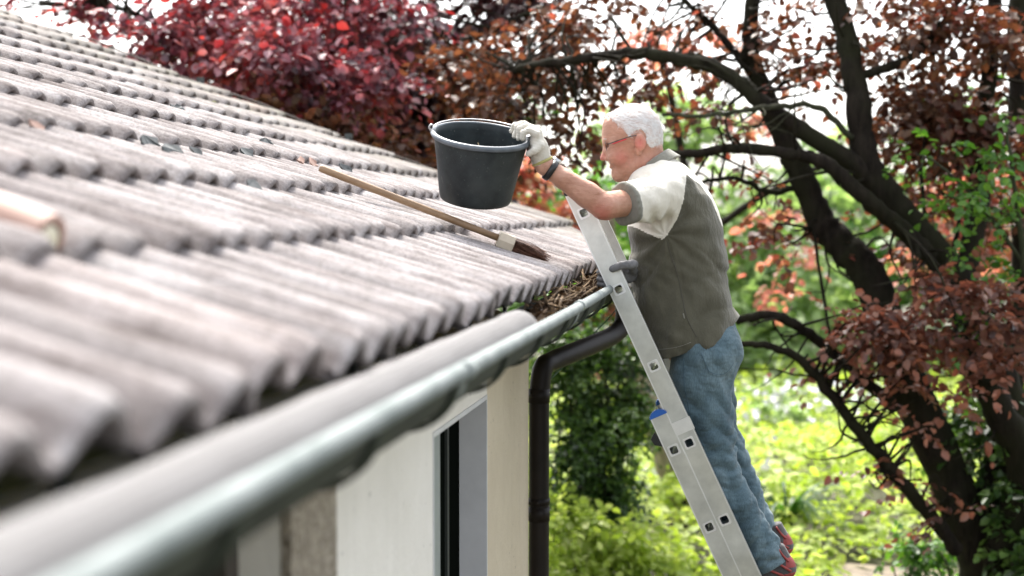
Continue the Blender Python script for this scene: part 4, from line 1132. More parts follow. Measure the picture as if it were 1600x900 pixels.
    N = 44; vs = []
    for r, h in prof:
        for k in range(N):
            a = R(6) + (2*math.pi-R(12))*k/(N-1)
            # a = 0 is the front opening
            vs.append(cc + fw*math.cos(a)*hl*r + sd*math.sin(a)*.070*(1+(r-1)*.8) + nn*(h + .004*math.sin(a*2)**2*(r > 1.1)) + nn*(-.006)*(r-1)*3*abs(math.cos(a)))
    m_ = len(prof)
    b.add(vs, [(i*N+k, i*N+k+1, ((i+1) % m_)*N+k+1, ((i+1) % m_)*N+k) for i in range(m_) for k in range(N-1)] + [tuple(i*N for i in range(m_)), tuple(i*N+N-1 for i in range(m_))[::-1]])
    b.build('collar', M['trim'], shirt, True)
    # seams and hem stitching laid on the cloth
    def on_cloth(fn, pts, r, name, mat, par, off=.0006, n=5, sq=1):
        Q = spline([(x, y, 0) for x, y in pts], n); W = np.array([at_y(q[0], q[1], 4.66) for q in Q])
        H = march(fn, W[:, 0].astype(np.float32), W[:, 2].astype(np.float32), 4.35)
        H = H[(H[:, 1] < 4.9)]; H[:, 1] -= off
        mb = MB(); mb.tube(list(H), r, 5); return mb.build(name, mat, par, True)
    on_cloth(shirt_fn, [(1042, 374), (1049, 400), (1058, 425), (1066, 462), (1072, 490), (1081, 512), (1089, 526)], .0016, 'side_seam', simple('seam_shadow', (.07, .065, .05), None, rough=.9), shirt)
    on_cloth(shirt_fn, [(1008, 548), (1030, 546), (1060, 541), (1080, 534)], .0009, 'hem_stitch', M['trim'], shirt)
    on_cloth(shirt_fn, [(1068, 489), (1070, 497)], .0022, 'care_label', M['trim'], shirt)
    # ------------------------------------------------ jeans
    Lh, Rh = 4.735, 4.945
    legL = [(560, 1098, .103, Lh), (600, 1094, .098, Lh), (640, 1101, .088, Lh), (680, 1109, .078, Lh), (715, 1114, .072, Lh), (750, 1125, .068, Lh), (790, 1151, .063, Lh), (825, 1170, .060, Lh), (858, 1189, .057, Lh+.005), (884, 1201, .055, Lh+.01)]
    legR = [(560, 1100, .098, Rh), (620, 1106, .088, Rh), (688, 1122, .070, Rh), (711, 1136, .067, Rh), (764, 1160, .062, Rh), (820, 1181, .059, Rh), (842, 1192, .057, Rh)]
    def leg(rows_):
        return [(cone(P(a[1], a[0], a[3]), P(c[1], c[0], c[3]), a[2], c[2]), .02) for a, c in zip(rows_, rows_[1:])]
    LL, RR_ = union(leg(legL)), union(leg(legR))
    pelvis = union([(ell(P(1098, 520, YM), (.118, .175, .10), R(-8)), 0), (ell(P(1114, 548, YM-.085), (.098, .095, .105), R(-20)), .03), (ell(P(1114, 548, YM+.085), (.098, .095, .105), R(-20)), .03)])
    dirL = P(1203, 886, Lh) - P(1135, 760, Lh); dirL /= np.linalg.norm(dirL); hemL = P(1202, 886, Lh+.01); hemR = P(1194, 847, Rh)
    wrinkle_dir = np.array([.25, .12, .95])
    def jf(p, ph, near_leg=True):
        s = (p - hemL)@(-dirL)
        amp = np.interp(s, [-.02, .0, .05, .13, .25, .40, .55, .7], [.003, .005, .0105, .0080, .0050, .0095, .0060, .0040])
        side = p[:, 0]*38 + p[:, 1]*24
        q = s*88 + ph + 2.6*np.sin(side*.9 + 3*s) + 2.2*np.sin(s*16+ph)
        rdg = 1 - 2*np.abs(np.sin(q*.5))**.8                                             # sharp valleys, soft ridges
        f = .75*amp*rdg*(.35 + .65*np.sin(side*1.3 + s*11 + ph)**2)
        f += .0030*(1-2*np.abs(np.sin(p[:, 0]*34 + p[:, 2]*20 + 2*np.sin(p[:, 2]*9) + p[:, 1]*12)))
        f += .0016*np.sin(s*190 + side*1.7 + 2*np.sin(side*.8+ph))*np.clip(1-s/.6, 0, 1)
        return f
    def jeans_fn(p):
        a = LL(p) + jf(p, 0.); a = np.maximum(a, (p-hemL)@dirL)
        c = RR_(p) + jf(p, 2.1); c = np.maximum(c, (p-hemR)@dirL)
        d = smin(a, c, .012); q = pelvis(p) + .0022*np.sin(p[:, 0]*50+p[:, 2]*70+2*np.sin(p[:, 0]*20))
        d = smin(d, q, .045)
        return np.maximum(d, p[:, 2] - P(1098, 490)[2])
    lo = np.array([P(1020, 600)[0], 4.60, hemL[2]-.06]); hi = np.array([P(1225, 860)[0]+.06, 5.10, P(1100, 488)[2]])
    JV, JF = nets(jeans_fn, lo, hi, .0048)
    jeans = link('jeans', np_mesh('jeans', JV, JF), M['denim'], man)
    # cuffs of the legs: hem bands
    for fn_, hm, nm in ((LL, hemL, 0), (RR_, hemR, 1)):
        b = MB(); t = dirL; u = np.cross(t, [0, 1, 0]); u /= np.linalg.norm(u); v_ = np.cross(t, u); r = .0575 if nm == 0 else .0575
        rr_ = lambda a: r + .003*math.sin(3*a+nm) + .0025*math.sin(5*a)
        rings = []
        for h, dr_ in ((-.028, .000), (-.027, .0035), (-.002, .0040), (.001, .002), (.001, -.002), (-.02, -.003)):
            rings.append([hm + t*h + (u*math.cos(2*math.pi*k/36) + v_*math.sin(2*math.pi*k/36))*(rr_(2*math.pi*k/36)+dr_) for k in range(36)])
        b.add(sum(rings, []), [(i*36+k, i*36+(k+1) % 36, (i+1)*36+(k+1) % 36, (i+1)*36+k) for i in range(5) for k in range(36)])
        b.build('leg_hem', M['denim'], jeans, True)
    # back pocket patch with stitching, side seam
    def patch(fn, poly_px, off, name, mat, par, step=1.6):
        pl = np.array(poly_px, float); x0, y0 = pl.min(0); x1, y1 = pl.max(0)
        xs = np.arange(x0, x1+step, step); ys = np.arange(y0, y1+step, step); G = np.array([(x, y) for x in xs for y in ys])
        ins = poly2(G.astype(np.float32), pl.astype(np.float32)) < .8
        W = np.array([at_y(q[0], q[1], 4.66) for q in G]); H = march(fn, W[:, 0].astype(np.float32), W[:, 2].astype(np.float32), 4.4); H[:, 1] -= off; H[:, 0] += off*.4
        ins &= H[:, 1] < 4.95
        ny = len(ys); F_ = [(i*ny+j, i*ny+j+1, (i+1)*ny+j+1, (i+1)*ny+j) for i in range(len(xs)-1) for j in range(ny-1) if ins[i*ny+j] and ins[i*ny+j+1] and ins[(i+1)*ny+j] and ins[(i+1)*ny+j+1]]
        F_ = np.array(F_); Hd = np.linalg.norm(H[F_]-H[F_].mean(1, keepdims=True), axis=2).max(1); F_ = F_[Hd < .02]
        v, f = sub_mesh(H.astype(float), F_, np.ones(len(F_), bool)); return link(name, np_mesh(name, v, f), mat, par)
    pk = [(1093, 548), (1108, 543), (1128, 536), (1147, 526), (1150, 545), (1148, 568), (1142, 580), (1128, 588), (1108, 583), (1103, 572)]
    pocket = patch(jeans_fn, pk, .0028, 'pocket', M['denim'], jeans)
    on_cloth(jeans_fn, [(1096, 550), (1105, 571), (1110, 580), (1128, 585), (1140, 577), (1147, 566)], .0011, 'stitching', M['seam'], pocket, .0030)
    on_cloth(jeans_fn, [(1068, 560), (1070, 600), (1078, 645), (1092, 690), (1112, 735), (1136, 790), (1158, 835), (1180, 876)], .0014, 'leg_seam', M['seam'], jeans, .0004)
    # ------------------------------------------------ shoes
    for nm, (hx, hy, hY) in enumerate(((1234, 898, Lh+.012), (1230, 862, Rh))):
        hl_ = P(hx, hy, hY); fwd_ = np.array([-.975, 0, -.06]); fwd_ /= np.linalg.norm(fwd_); upv = np.array([-.10, 0, .99]); lat = np.array([0, 1., 0])
        def q(a, h, s=0): return hl_ + fwd_*a + upv*h + lat*s
        up_fn = union([(cone(q(.012, .022), q(.09, .022), .036, .040), 0), (cone(q(.09, .018), q(.175, .006), .040, .034), .02), (cone(q(.02, .045), q(.045, .092), .033, .036), .015), (cone(q(.06, .07), q(.16, .03), .030, .03), .02)])
        base_h = -.022
        def sfn(p):
            d = up_fn(p); h = (p-hl_)@upv
            top = (p-q(.04, .098))@(upv*.9+fwd_*.2)
            return np.maximum(np.maximum(d, base_h-h), top)
        c_ = q(.12, .03)
        V_, F_ = nets(sfn, c_-[.20, .065, .09], c_+[.20, .065, .13], .0042)
        fc_ = V_[F_].mean(1); hh = (fc_-hl_)@upv; aa = (fc_-hl_)@fwd_
        sole_m = hh < .002 + .012*np.clip(1-aa/.05, 0, 1)
        heel = (aa < .012) & (hh < .062) & (hh > .030)
        v, f = sub_mesh(V_, F_, ~(sole_m | heel)); sh_o = link('shoe', np_mesh('shoe', v, f), M['shoe'], man)
        v, f = sub_mesh(V_, F_, sole_m); so = link('sole', np_mesh('sole', v, f), M['sole'], sh_o); so.modifiers.new('t', 'SOLIDIFY').thickness = .003
        if heel.any(): v, f = sub_mesh(V_, F_, heel); ho = link('heel_tab', np_mesh('heel_tab', v, f), M['sole'], sh_o)
        for pts_ in ([(-.005, .02, .55), (.04, .05, .95), (.09, .062, .9)], [(.02, .005, .9), (.07, .030, 1), (.12, .055, .9)], [(.03, .095, .9), (.015, .07, .8), (.0, .052, .5)]):
            Q = []
            for a, h, s in spline(pts_, 5):
                W = q(a, h, -.09); p_ = W.copy()[None].astype(np.float32)
                for _ in range(40): p_[:, 1] += up_fn(p_)*.8
                Q.append(p_[0]-[0, .0015, 0])
            b = MB(); b.tube(Q, .0045, 6, squash=1); b.build('strap', M['sole'], sh_o, True)
    # ------------------------------------------------ near glove, closed over the bucket rim
    o, ax, xr, yr, rr, hb = BK
    Yg = 4.37
    G = lambda px, py, dy: at_y(px, py, Yg+dy)
    items = [(cone(G(846, 252, .03), G(842, 232, .02), .031, .031), 0),
             (ell(G(839, 219, .005), (.017, .040, .036), R(-12)), .02),
             (ell(G(835, 207, .0), (.016, .040, .018), R(20)), .012)]
    fing = [((838, 209, -.030), (826, 204, -.034), (818, 207, -.034), (816.5, 217, -.032)),
            ((837, 204, -.010), (823, 197.5, -.012), (813, 201, -.013), (810, 215.5, -.013)),
            ((834, 201, .010), (819, 194, .010), (808.5, 198.5, .009), (804.5, 213, .008)),
            ((831, 200, .030), (815, 193.5, .032), (804, 197, .033), (800, 205.5, .034))]
    for f4 in fing:
        q4 = [G(*w_) for w_ in f4]
        items += [(cone(q4[0], q4[1], .0110, .0105), .008), (cone(q4[1], q4[2], .0105, .0100), .003), (cone(q4[2], q4[3], .0098, .0085), .003)]
    th = [G(843, 228, -.020), G(834, 236, -.034), G(826, 240, -.034)]                 # thumb under the rim outside
    items += [(cone(th[0], th[1], .015, .0115), .012), (cone(th[1], th[2], .0115, .0095), .003)]
    gl0 = union([(a, k) for a, k in items])
    def gfn(p): return gl0(p) + .0006*np.sin(p[:, 2]*700+p[:, 0]*200) + .0010*np.sin(p[:, 0]*160)*np.sin(p[:, 2]*150+1)
    c_ = G(828, 222, 0)
    gl, _, _ = sdf_part('glove', gfn, c_-[.085, .075, .075], c_+[.075, .075, .085], .0030, M['glove'], man)
    b = MB(); a_ = G(848, 253, .030); d_ = G(845, 246, .028)-a_; d_ /= np.linalg.norm(d_); u = np.cross(d_, [0, 1, 0]); u /= np.linalg.norm(u); v_ = np.cross(d_, u)
    b.lathe([(.031, -.003), (.0345, 0), (.0345, .004), (.032, .006)], a_, u, v_, d_, 30); b.build('cuff_trim', simple('yellow_cuff_trim', (.40, .36, .14), None, rough=.9), gl, True)
    # wrist watch
    w0 = at_y(860, 266, 4.403); wd = at_y(880, 279, 4.415)-wr; wd /= np.linalg.norm(wd); u = np.cross(wd, [0, 1, 0]); u /= np.linalg.norm(u); v_ = np.cross(wd, u)
    if u[2] < 0: u = -u
    b = MB(); b.lathe([(.0315, -.0095), (.0345, -.0095), (.0355, 0), (.0345, .0095), (.0315, .0095)], w0, u, v_, wd, 40); wt = b.build('watch', M['black'], man, True)
    b = MB(); q_ = u*.86 + v_*0 + np.array([0, .25, 0]); q_ -= wd*(q_@wd); q_ /= np.linalg.norm(q_); r_ = np.cross(wd, q_)
    b.lathe([(0, .007), (.014, .007), (.0155, .004), (.0155, -.004), (0, -.005)], w0+q_*.034, wd, r_, q_, 28); b.build('watch_case', M['steel'], wt, auto=40)
    # ------------------------------------------------ far glove gripping the near stile
    YS = YL-.008
    S = lambda px, py, Y: at_y(px, py, Y)
    it = [(cone(S(990, 424, YS+.075), S(986, 414, YS+.008), .015, .0135), 0), (cone(S(990, 413, YS+.002), S(972, 414, YS-.010), .0155, .0135), .01), (cone(S(972, 414, YS-.010), S(957, 420, YS-.010), .0130, .0115), .003),
          (ell(S(974, 428, YS+.085), (.038, .024, .036)), .012), (cone(S(985, 428, YS+.11), S(1040, 425, YS+.24), .026, .030), .02)]
    for k, (y_, r_) in enumerate(((414, .0105), (424, .0112), (434, .0112), (442, .0100))):
        it += [(cone(S(975, y_+2, YS+.075), S(946, y_, YS+.062), r_+.001, r_), .006), (cone(S(946, y_, YS+.062), S(937, y_+2, YS+.035), r_, r_-.001), .003), (cone(S(937, y_+2, YS+.035), S(941+k, y_+3, YS+.018), r_-.001, r_-.002), .003)]
    f0 = union(it); c_ = S(980, 425, YS+.06)
    def ffn(p): return f0(p) + .0007*np.sin(p[:, 0]*300)*np.sin(p[:, 2]*280)
    sdf_part('far_glove', ffn, c_-[.12, .11, .09], c_+[.16, .20, .09], .0032, M['glove_grey'], man)
    # ------------------------------------------------ spectacles
    b = MB()
    for sg in (-1, 1):
        ye = YM+sg*.034; cL = at_y(946.5, 228.5, ye); e1 = np.array([.14, sg*.99, 0]); e1 /= np.linalg.norm(e1); e2 = np.array([-.18, 0, .98])
        b.tube([cL + e1*.026*math.cos(a)*(1) + e2*.0145*math.copysign(abs(math.sin(a))**.8, math.sin(a)) for a in np.linspace(0, 2*math.pi, 28)], .0011, 6)
    b.tube([at_y(944, 226, YM-.009), at_y(942.8, 225, YM), at_y(944, 226, YM+.009)], .0014, 6)
    gs = b.build('spectacles', M['black'], man, True)
    lm, lt, lb = new_mat('lens'); lb.inputs['Roughness'].default_value = .03; lb.inputs['Base Color'].default_value = (.8, .85, .9, 1)
    ltr = nd(lt, "ShaderNodeBsdfTransparent"); lmx = nd(lt, "ShaderNodeMixShader"); lmx.inputs[0].default_value = .14
    lt.links.new(ltr.outputs[0], lmx.inputs[1]); lt.links.new(lb.outputs[0], lmx.inputs[2]); lt.links.new(lmx.outputs[0], lt.nodes["Material Output"].inputs[0]); M['lens'] = lm
    for sg in (-1, 1):
        ye = YM+sg*.034; cL = at_y(946.5, 228.5, ye); e1 = np.array([.14, sg*.99, 0]); e1 /= np.linalg.norm(e1); e2 = np.array([-.18, 0, .98])
        b = MB(); b.add([cL + e1*.025*math.cos(a) + e2*.0138*math.copysign(abs(math.sin(a))**.8, math.sin(a)) for a in np.linspace(0, 2*math.pi, 25)[:-1]], [tuple(range(24))]); b.build('lens', M['lens'], gs)
        q0, q1, q2, q3 = at_y(949, 225.6, YM+sg*.062), at_y(966, 219.5, YM+sg*.084), at_y(988, 212.5, YM+sg*.090), at_y(1004, 213, YM+sg*.088)
        b = MB(); b.tube(spline([q0, q1], 4), [.0030, .0032, .0033, .0033, .0033][:len(spline([q0, q1], 4))], 8, squash=.5)
        tp = b.build('temple', M['black'], gs, True)
        b = MB(); b.tube(spline([q1, q2, q3], 5), .0024, 8, squash=.6); b.build('temple_tip', M['black'], gs, True)
        b = MB(); b.tube(spline([at_y(957, 225.0, YM+sg*.0765), at_y(968, 221.0, YM+sg*.086), at_y(979, 217.0, YM+sg*.090)], 4), .0019, 8); b.build('red_inlay', simple('red_acetate', (.55, .01, .03), None, rough=.3), gs, True)
    # eye: dark iris slit
    for sg in (-1, 1):
        b = MB(); c_ = at_y(950.6, 228.8, YM+sg*.032); b.lathe([(0, .0018), (.003, .0012), (.0045, 0)], c_, (0, 1, 0), (0, 0, 1), (-1, 0, 0), 14); b.build('iris', simple('iris', (.05, .06, .07), None, rough=.2), man, True)
make_man()

# ================================================================== GARDEN
def C_(px, py, z, rx, ry, n, depth=None):
    s = z/FPX; d = depth if depth else rx*s*.8
    return (at_z(px, py, z), (rx*s, d, ry*s), n)
def clumps(*a): return [C_(*x) for x in a]
def ground_pt(px, z, h=0):
    p = at_z(px, 500, z).copy(); p[2] = h; return p
def ground_limb_top(px, z): p = ground_pt(px, z, -.1); x, y = to_px(p); return (x, y, (p-CAM)@FWD)

# ---- the crimson tree behind the roof
t = empty('copper_tree', ground_pt(600, 11.6)); tag(t, 'big crimson and purple leaved tree rising behind the tiled roof', 'tree')
b = MB(); O = []
O += limb(b, [ground_limb_top(600, 11.6), (600, 420, 11.5), (590, 200, 11.4), (560, 0, 11.3), (540, -300, 11.2)], .19, .09, 12, seed=1)
O += limb(b, [(596, 260, 11.4), (480, 150, 10.8), (380, 80, 10.2), (260, 40, 9.8), (150, 0, 9.7)], .07, .012, 8, seed=2, kids=10)
O += limb(b, [(590, 200, 11.4), (640, 120, 10.9), (740, 60, 10.5), (850, 10, 10.3)], .06, .012, 8, seed=3, kids=8)
O += limb(b, [(585, 250, 11.4), (540, 190, 10.4), (470, 170, 9.8), (420, 150, 9.5)], .05, .010, 8, seed=4, kids=8)
O += limb(b, [(565, 40, 11.3), (450, -40, 10.7), (330, -60, 10.1)], .06, .012, 8, seed=5, kids=6)
O += limb(b, [(565, 20, 11.3), (680, -80, 10.9), (800, -120, 10.7)], .06, .012, 8, seed=6, kids=6)
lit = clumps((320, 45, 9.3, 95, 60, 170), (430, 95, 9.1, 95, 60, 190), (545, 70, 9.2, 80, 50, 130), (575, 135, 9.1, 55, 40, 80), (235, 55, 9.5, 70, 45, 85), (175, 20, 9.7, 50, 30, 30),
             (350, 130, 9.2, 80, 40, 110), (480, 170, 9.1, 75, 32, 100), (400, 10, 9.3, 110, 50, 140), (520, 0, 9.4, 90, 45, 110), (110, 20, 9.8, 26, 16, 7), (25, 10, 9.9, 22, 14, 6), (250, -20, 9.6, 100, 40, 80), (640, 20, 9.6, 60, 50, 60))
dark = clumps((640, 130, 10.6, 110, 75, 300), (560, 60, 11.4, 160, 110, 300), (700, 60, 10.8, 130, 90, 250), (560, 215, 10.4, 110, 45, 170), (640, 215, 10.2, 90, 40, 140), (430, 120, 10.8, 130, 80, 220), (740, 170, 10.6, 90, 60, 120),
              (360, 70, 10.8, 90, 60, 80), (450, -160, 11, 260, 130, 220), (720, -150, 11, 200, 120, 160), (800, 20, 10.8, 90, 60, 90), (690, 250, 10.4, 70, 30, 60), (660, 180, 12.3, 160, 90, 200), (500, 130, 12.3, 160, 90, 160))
low = clumps((480, 205, 8.8, 60, 18, 60), (540, 215, 8.8, 50, 20, 50), (430, 190, 8.8, 50, 18, 40), (600, 232, 9.0, 60, 20, 26), (655, 255, 9.0, 30, 16, 14), (690, 215, 9.2, 50, 30, 24), (760, 130, 9.6, 70, 40, 60), (720, 100, 9.8, 60, 30, 40), (870, 60, 9.8, 80, 40, 55))
twigs(b, O, lit+dark[:6], 5, 6, .006)
b.build('trunk', M['bark'], t, True)
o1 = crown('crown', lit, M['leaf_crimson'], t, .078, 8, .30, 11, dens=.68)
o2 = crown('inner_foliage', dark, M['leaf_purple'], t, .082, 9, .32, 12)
o3 = crown('lower_foliage', low, M['leaf_bronze'], t, .075, 8, .26, 13)

# ---- the many-stemmed copper beech on the right
t = empty('copper_beech', ground_pt(1530, 8.6)); tag(t, 'dark many-stemmed tree with bronze leaves at the right behind the man', 'tree')
b = MB(); O = []
Z0 = 8.6
O += limb(b, [ground_limb_top(1545, 8.7), (1540, 900, 8.65), (1500, 790, 8.6), (1445, 660, 8.55), (1400, 560, 8.5), (1362, 440, 8.5), (1318, 385, 8.55), (1285, 350, 8.6), (1257, 285, 8.65), (1225, 215, 8.7), (1195, 150, 8.75), (1172, 70, 8.8), (1180, -40, 8.8)], .155, .042, 14, seed=11, kids=10)
O += limb(b, [(1530, 880, 8.7), (1560, 760, 8.6), (1575, 640, 8.5), (1530, 520, 8.4), (1490, 430, 8.3), (1440, 370, 8.25), (1385, 305, 8.2), (1350, 240, 8.2), (1340, 150, 8.2), (1322, 60, 8.25), (1295, -40, 8.3)], .125, .056, 14, seed=12, kids=10)
O += limb(b, [(1395, 318, 8.2), (1330, 255, 8.15), (1270, 215, 8.1), (1200, 168, 8.1), (1130, 112, 8.15), (1060, 92, 8.2), (990, 84, 8.25), (910, 92, 8.3), (850, 100, 8.4), (800, 110, 8.6)], .062, .022, 10, seed=13, kids=14)
O += limb(b, [(1455, 400, 8.2), (1400, 350, 8.1), (1345, 305, 8.0), (1290, 255, 8.0), (1225, 238, 8.0), (1150, 232, 8.0), (1085, 240, 8.1), (1040, 240, 8.2)], .055, .020, 10, seed=14, kids=12)
O += limb(b, [(1560, 880, 8.5), (1600, 740, 8.3), (1560, 640, 8.2), (1520, 560, 8.2), (1505, 470, 8.3), (1530, 300, 8.4), (1545, 120, 8.5), (1560, -60, 8.5)], .11, .040, 12, seed=15, kids=8)
O += limb(b, [(1570, 640, 8.9), (1600, 450, 9.0), (1592, 200, 9.0), (1590, -50, 9.0)], .09, .06, 10, seed=16, kids=6)
O += limb(b, [(1400, 640, 8.5), (1345, 590, 8.4), (1295, 545, 8.3), (1240, 505, 8.2), (1195, 492, 8.2), (1150, 502, 8.2)], .040, .024, 10, seed=18, kids=8)
O += limb(b, [(1495, 860, 8.3), (1445, 795, 8.2), (1385, 725, 8.1), (1335, 665, 8.0), (1290, 605, 8.0), (1245, 558, 8.0), (1195, 540, 8.0), (1150, 537, 8.05)], .045, .016, 10, seed=19, kids=8)
O += limb(b, [(1340, 120, 8.2), (1420, 90, 8.2), (1480, 30, 8.3), (1520, -40, 8.3)], .03, .015, 8, seed=20, kids=8)
O += limb(b, [(1200, 150, 8.75), (1130, 60, 8.8), (1080, 10, 8.8), (1020, -50, 8.9)], .03, .012, 8, seed=21, kids=8)
O += limb(b, [(1260, 290, 8.65), (1200, 300, 8.6), (1150, 280, 8.6), (1090, 290, 8.7), (1050, 330, 8.8)], .022, .008, 7, seed=22, kids=8)
O += limb(b, [(1262, 310, 8.65), (1290, 480, 8.3), (1312, 620, 8.2), (1308, 640, 8.2)], .012, .007, 6, seed=23, kids=2, kid_len=.3)
O += limb(b, [(1450, 380, 8.3), (1440, 250, 8.4), (1470, 150, 8.5)], .014, .008, 6, seed=24, kids=4)
O += limb(b, [(1475, 430, 8.4), (1500, 330, 8.4), (1490, 200, 8.5)], .016, .008, 6, seed=25, kids=4)
g2 = MB()
O += limb(g2, [(1330, 215, 8.15), (1280, 168, 8.1), (1225, 165, 8.0), (1165, 172, 8.0), (1100, 182, 8.0), (1035, 180, 8.1)], .020, .010, 8, seed=17, kids=10)
bro = clumps((1010, 128, 8.9, 60, 22, 34), (1075, 165, 8.9, 40, 22, 22), (955, 150, 8.8, 34, 24, 20), (1130, 200, 8.8, 30, 24, 12), (760, 95, 8.9, 70, 38, 46), (850, 150, 8.7, 80, 34, 60), (905, 215, 8.6, 40, 28, 30), (780, 140, 8.8, 60, 30, 40), (880, 40, 8.8, 70, 30, 44), (960, 5, 8.8, 100, 18, 36), (1100, 10, 8.7, 50, 20, 16),
             (1060, 90, 8.5, 60, 24, 26), (1230, 25, 8.6, 60, 34, 40), (1300, 70, 8.6, 70, 50, 60), (1160, 110, 8.7, 30, 24, 10), (1440, 30, 8.3, 130, 60, 190), (1550, 60, 8.2, 90, 70, 140), (1440, 130, 8.5, 100, 50, 150), (1390, 210, 8.8, 70, 60, 110),
             (1500, 190, 8.6, 90, 60, 130), (1580, 180, 8.4, 60, 80, 90), (1440, 300, 8.9, 60, 60, 70), (1340, -60, 8.6, 250, 60, 160), (950, -60, 8.9, 200, 50, 100), (1560, 330, 8.9, 70, 90, 90), (1255, 330, 8.7, 60, 50, 16), (1290, 100, 8.8, 40, 40, 24), (1000, 60, 8.7, 60, 20, 16),
             (1230, 380, 8.6, 60, 40, 14), (1190, 90, 8.8, 30, 40, 14), (1400, 400, 8.7, 50, 30, 20), (1130, 280, 8.7, 50, 30, 9), (940, 130, 8.6, 60, 26, 22), (870, 250, 8.5, 36, 18, 12))
pin = clumps((1400, 485, 7.7, 70, 32, 110), (1490, 480, 7.6, 80, 34, 130), (1570, 500, 7.6, 50, 40, 80), (1400, 545, 7.8, 60, 36, 90), (1470, 545, 7.8, 60, 30, 60), (1560, 555, 7.6, 60, 22, 50), (1415, 590, 7.9, 36, 30, 36), (1340, 520, 7.9, 30, 30, 20),
             (1430, 660, 8.0, 34, 30, 12), (1500, 630, 7.8, 40, 30, 14), (1450, 440, 7.8, 80, 14, 50), (1375, 740, 8.1, 40, 26, 8), (1450, 760, 8.1, 40, 24, 12), (1480, 810, 8.1, 40, 24, 10), (1285, 560, 8.1, 26, 24, 8))
twigs(b, O, bro+pin, 7, 6, .0042)
tk = b.build('trunk', M['bark'], t, True)
g2.build('mossy_limb', M['bark_green'], t, True)
crown('crown', bro, M['leaf_bronze'], t, .068, 8, .27, 21, dens=.62)
crown('lower_foliage', pin, M['leaf_pinkish'], t, .062, 8, .24, 22, dens=.46)

# ---- salmon-leaved small tree behind
t = empty('maple_tree', ground_pt(1120, 13.5)); tag(t, 'small tree with glowing salmon-pink leaves seen between the dark branches', 'tree')
b = MB(); O = limb(b, [ground_limb_top(1120, 13.5), (1105, 520, 13.3), (1080, 330, 13), (1050, 160, 13), (1020, 60, 13)], .07, .02, 9, seed=31, kids=8)
O += limb(b, [(1100, 420, 13.2), (1000, 340, 12.6), (900, 310, 12.4), (820, 290, 12.3)], .03, .008, 7, seed=32, kids=8)
O += limb(b, [(1085, 380, 13.1), (1200, 300, 13.2), (1300, 260, 13.4), (1420, 300, 13.6), (1560, 380, 13.6)], .04, .010, 7, seed=33, kids=8)
sal = clumps((835, 275, 12.3, 50, 30, 40), (880, 320, 12.3, 50, 22, 30), (960, 480, 12.5, 24, 20, 12), (925, 505, 12.5, 26, 14, 10), (1470, 290, 13.4, 60, 40, 46), (1520, 350, 13.4, 50, 40, 44), (1580, 400, 13.2, 40, 60, 40), (1440, 380, 13.4, 40, 30, 20), (1010, 60, 13, 60, 26, 22),
             (1100, 60, 13, 60, 40, 20), (1160, 200, 13, 50, 30, 6), (1200, 330, 13, 60, 30, 5), (930, 90, 13, 50, 30, 8), (1250, 390, 13, 60, 34, 5), (1180, 450, 13, 50, 20, 3), (1590, 250, 13.4, 40, 60, 24), (790, 300, 12.3, 30, 20, 14))
b.build('trunk', M['bark'], t, True)
crown('crown', sal, M['leaf_salmon'], t, .10, 8, .30, 31)

# ---- fresh green young tree at the right edge
t = empty('young_tree', ground_pt(1640, 8.1)); tag(t, 'young tree with fresh green leaves at the right edge before the dark stems', 'tree')
b = MB(); O = limb(b, [ground_limb_top(1640, 8.1), (1630, 700, 8.0), (1610, 500, 7.9), (1590, 330, 7.8), (1570, 180, 7.8)], .035, .008, 8, seed=41, kids=8)
O += limb(b, [(1605, 420, 7.85), (1540, 330, 7.8), (1470, 260, 7.8), (1430, 240, 7.8)], .012, .004, 6, seed=42, kids=6)
gr = clumps((1460, 235, 7.8, 44, 20, 14), (1500, 290, 7.8, 46, 36, 26), (1560, 240, 7.8, 50, 44, 34), (1590, 320, 7.8, 36, 50, 34), (1480, 330, 7.8, 30, 26, 12), (1580, 420, 7.8, 34, 34, 20), (1490, 400, 7.8, 26, 20, 8), (1550, 480, 7.9, 30, 16, 8), (1590, 170, 7.8, 26, 30, 12))
b.build('trunk', M['bark_green'], t, True)
crown('crown', gr, M['leaf_green'], t, .055, 7, .20, 41, dens=.6)

# ---- dark glossy shrub under the stems, right corner
def shrub(name, label, cat, px, z, cl, mat, size, nleaf, ln, seed, group=None, stems=6):
    base = ground_pt(px, z); t = empty(name, base); tag(t, label, cat, group)
    b = MB(); g = np.random.default_rng(seed)
    for c, r, n in cl:
        for k in range(stems):
            e = np.asarray(c) + g.normal(0, .4, 3)*np.asarray(r); m_ = (base+e)/2 + g.normal(0, .08, 3); b.tube(spline([base + g.normal(0, .04, 3)*[1, 1, 0], m_, e], 4), [.014*(1-.08*j) for j in range(9)], 5)
    b.build('stem', M['bark_green'], t, True); crown('foliage', cl, mat, t, size, nleaf, ln, seed); return t
shrub('laurel_shrub', 'glossy dark green shrub below the tree stems in the lower right corner', 'shrub', 1590, 8.3,
      clumps((1560, 660, 8.6, 50, 50, 80), (1590, 760, 8.4, 50, 60, 90), (1540, 600, 8.9, 40, 36, 40), (1600, 860, 8.3, 50, 50, 60), (1490, 680, 9.2, 30, 40, 24)), M['leaf_dark'], .065, 9, .22, 51)
shrub('laurel_shrub', 'low leafy shrub at the foot of the dark trunk by the path', 'shrub', 1450, 9.3,
      clumps((1450, 860, 9.3, 46, 26, 40), (1430, 885, 9.3, 40, 20, 30)), M['leaf_green'], .06, 8, .2, 52)
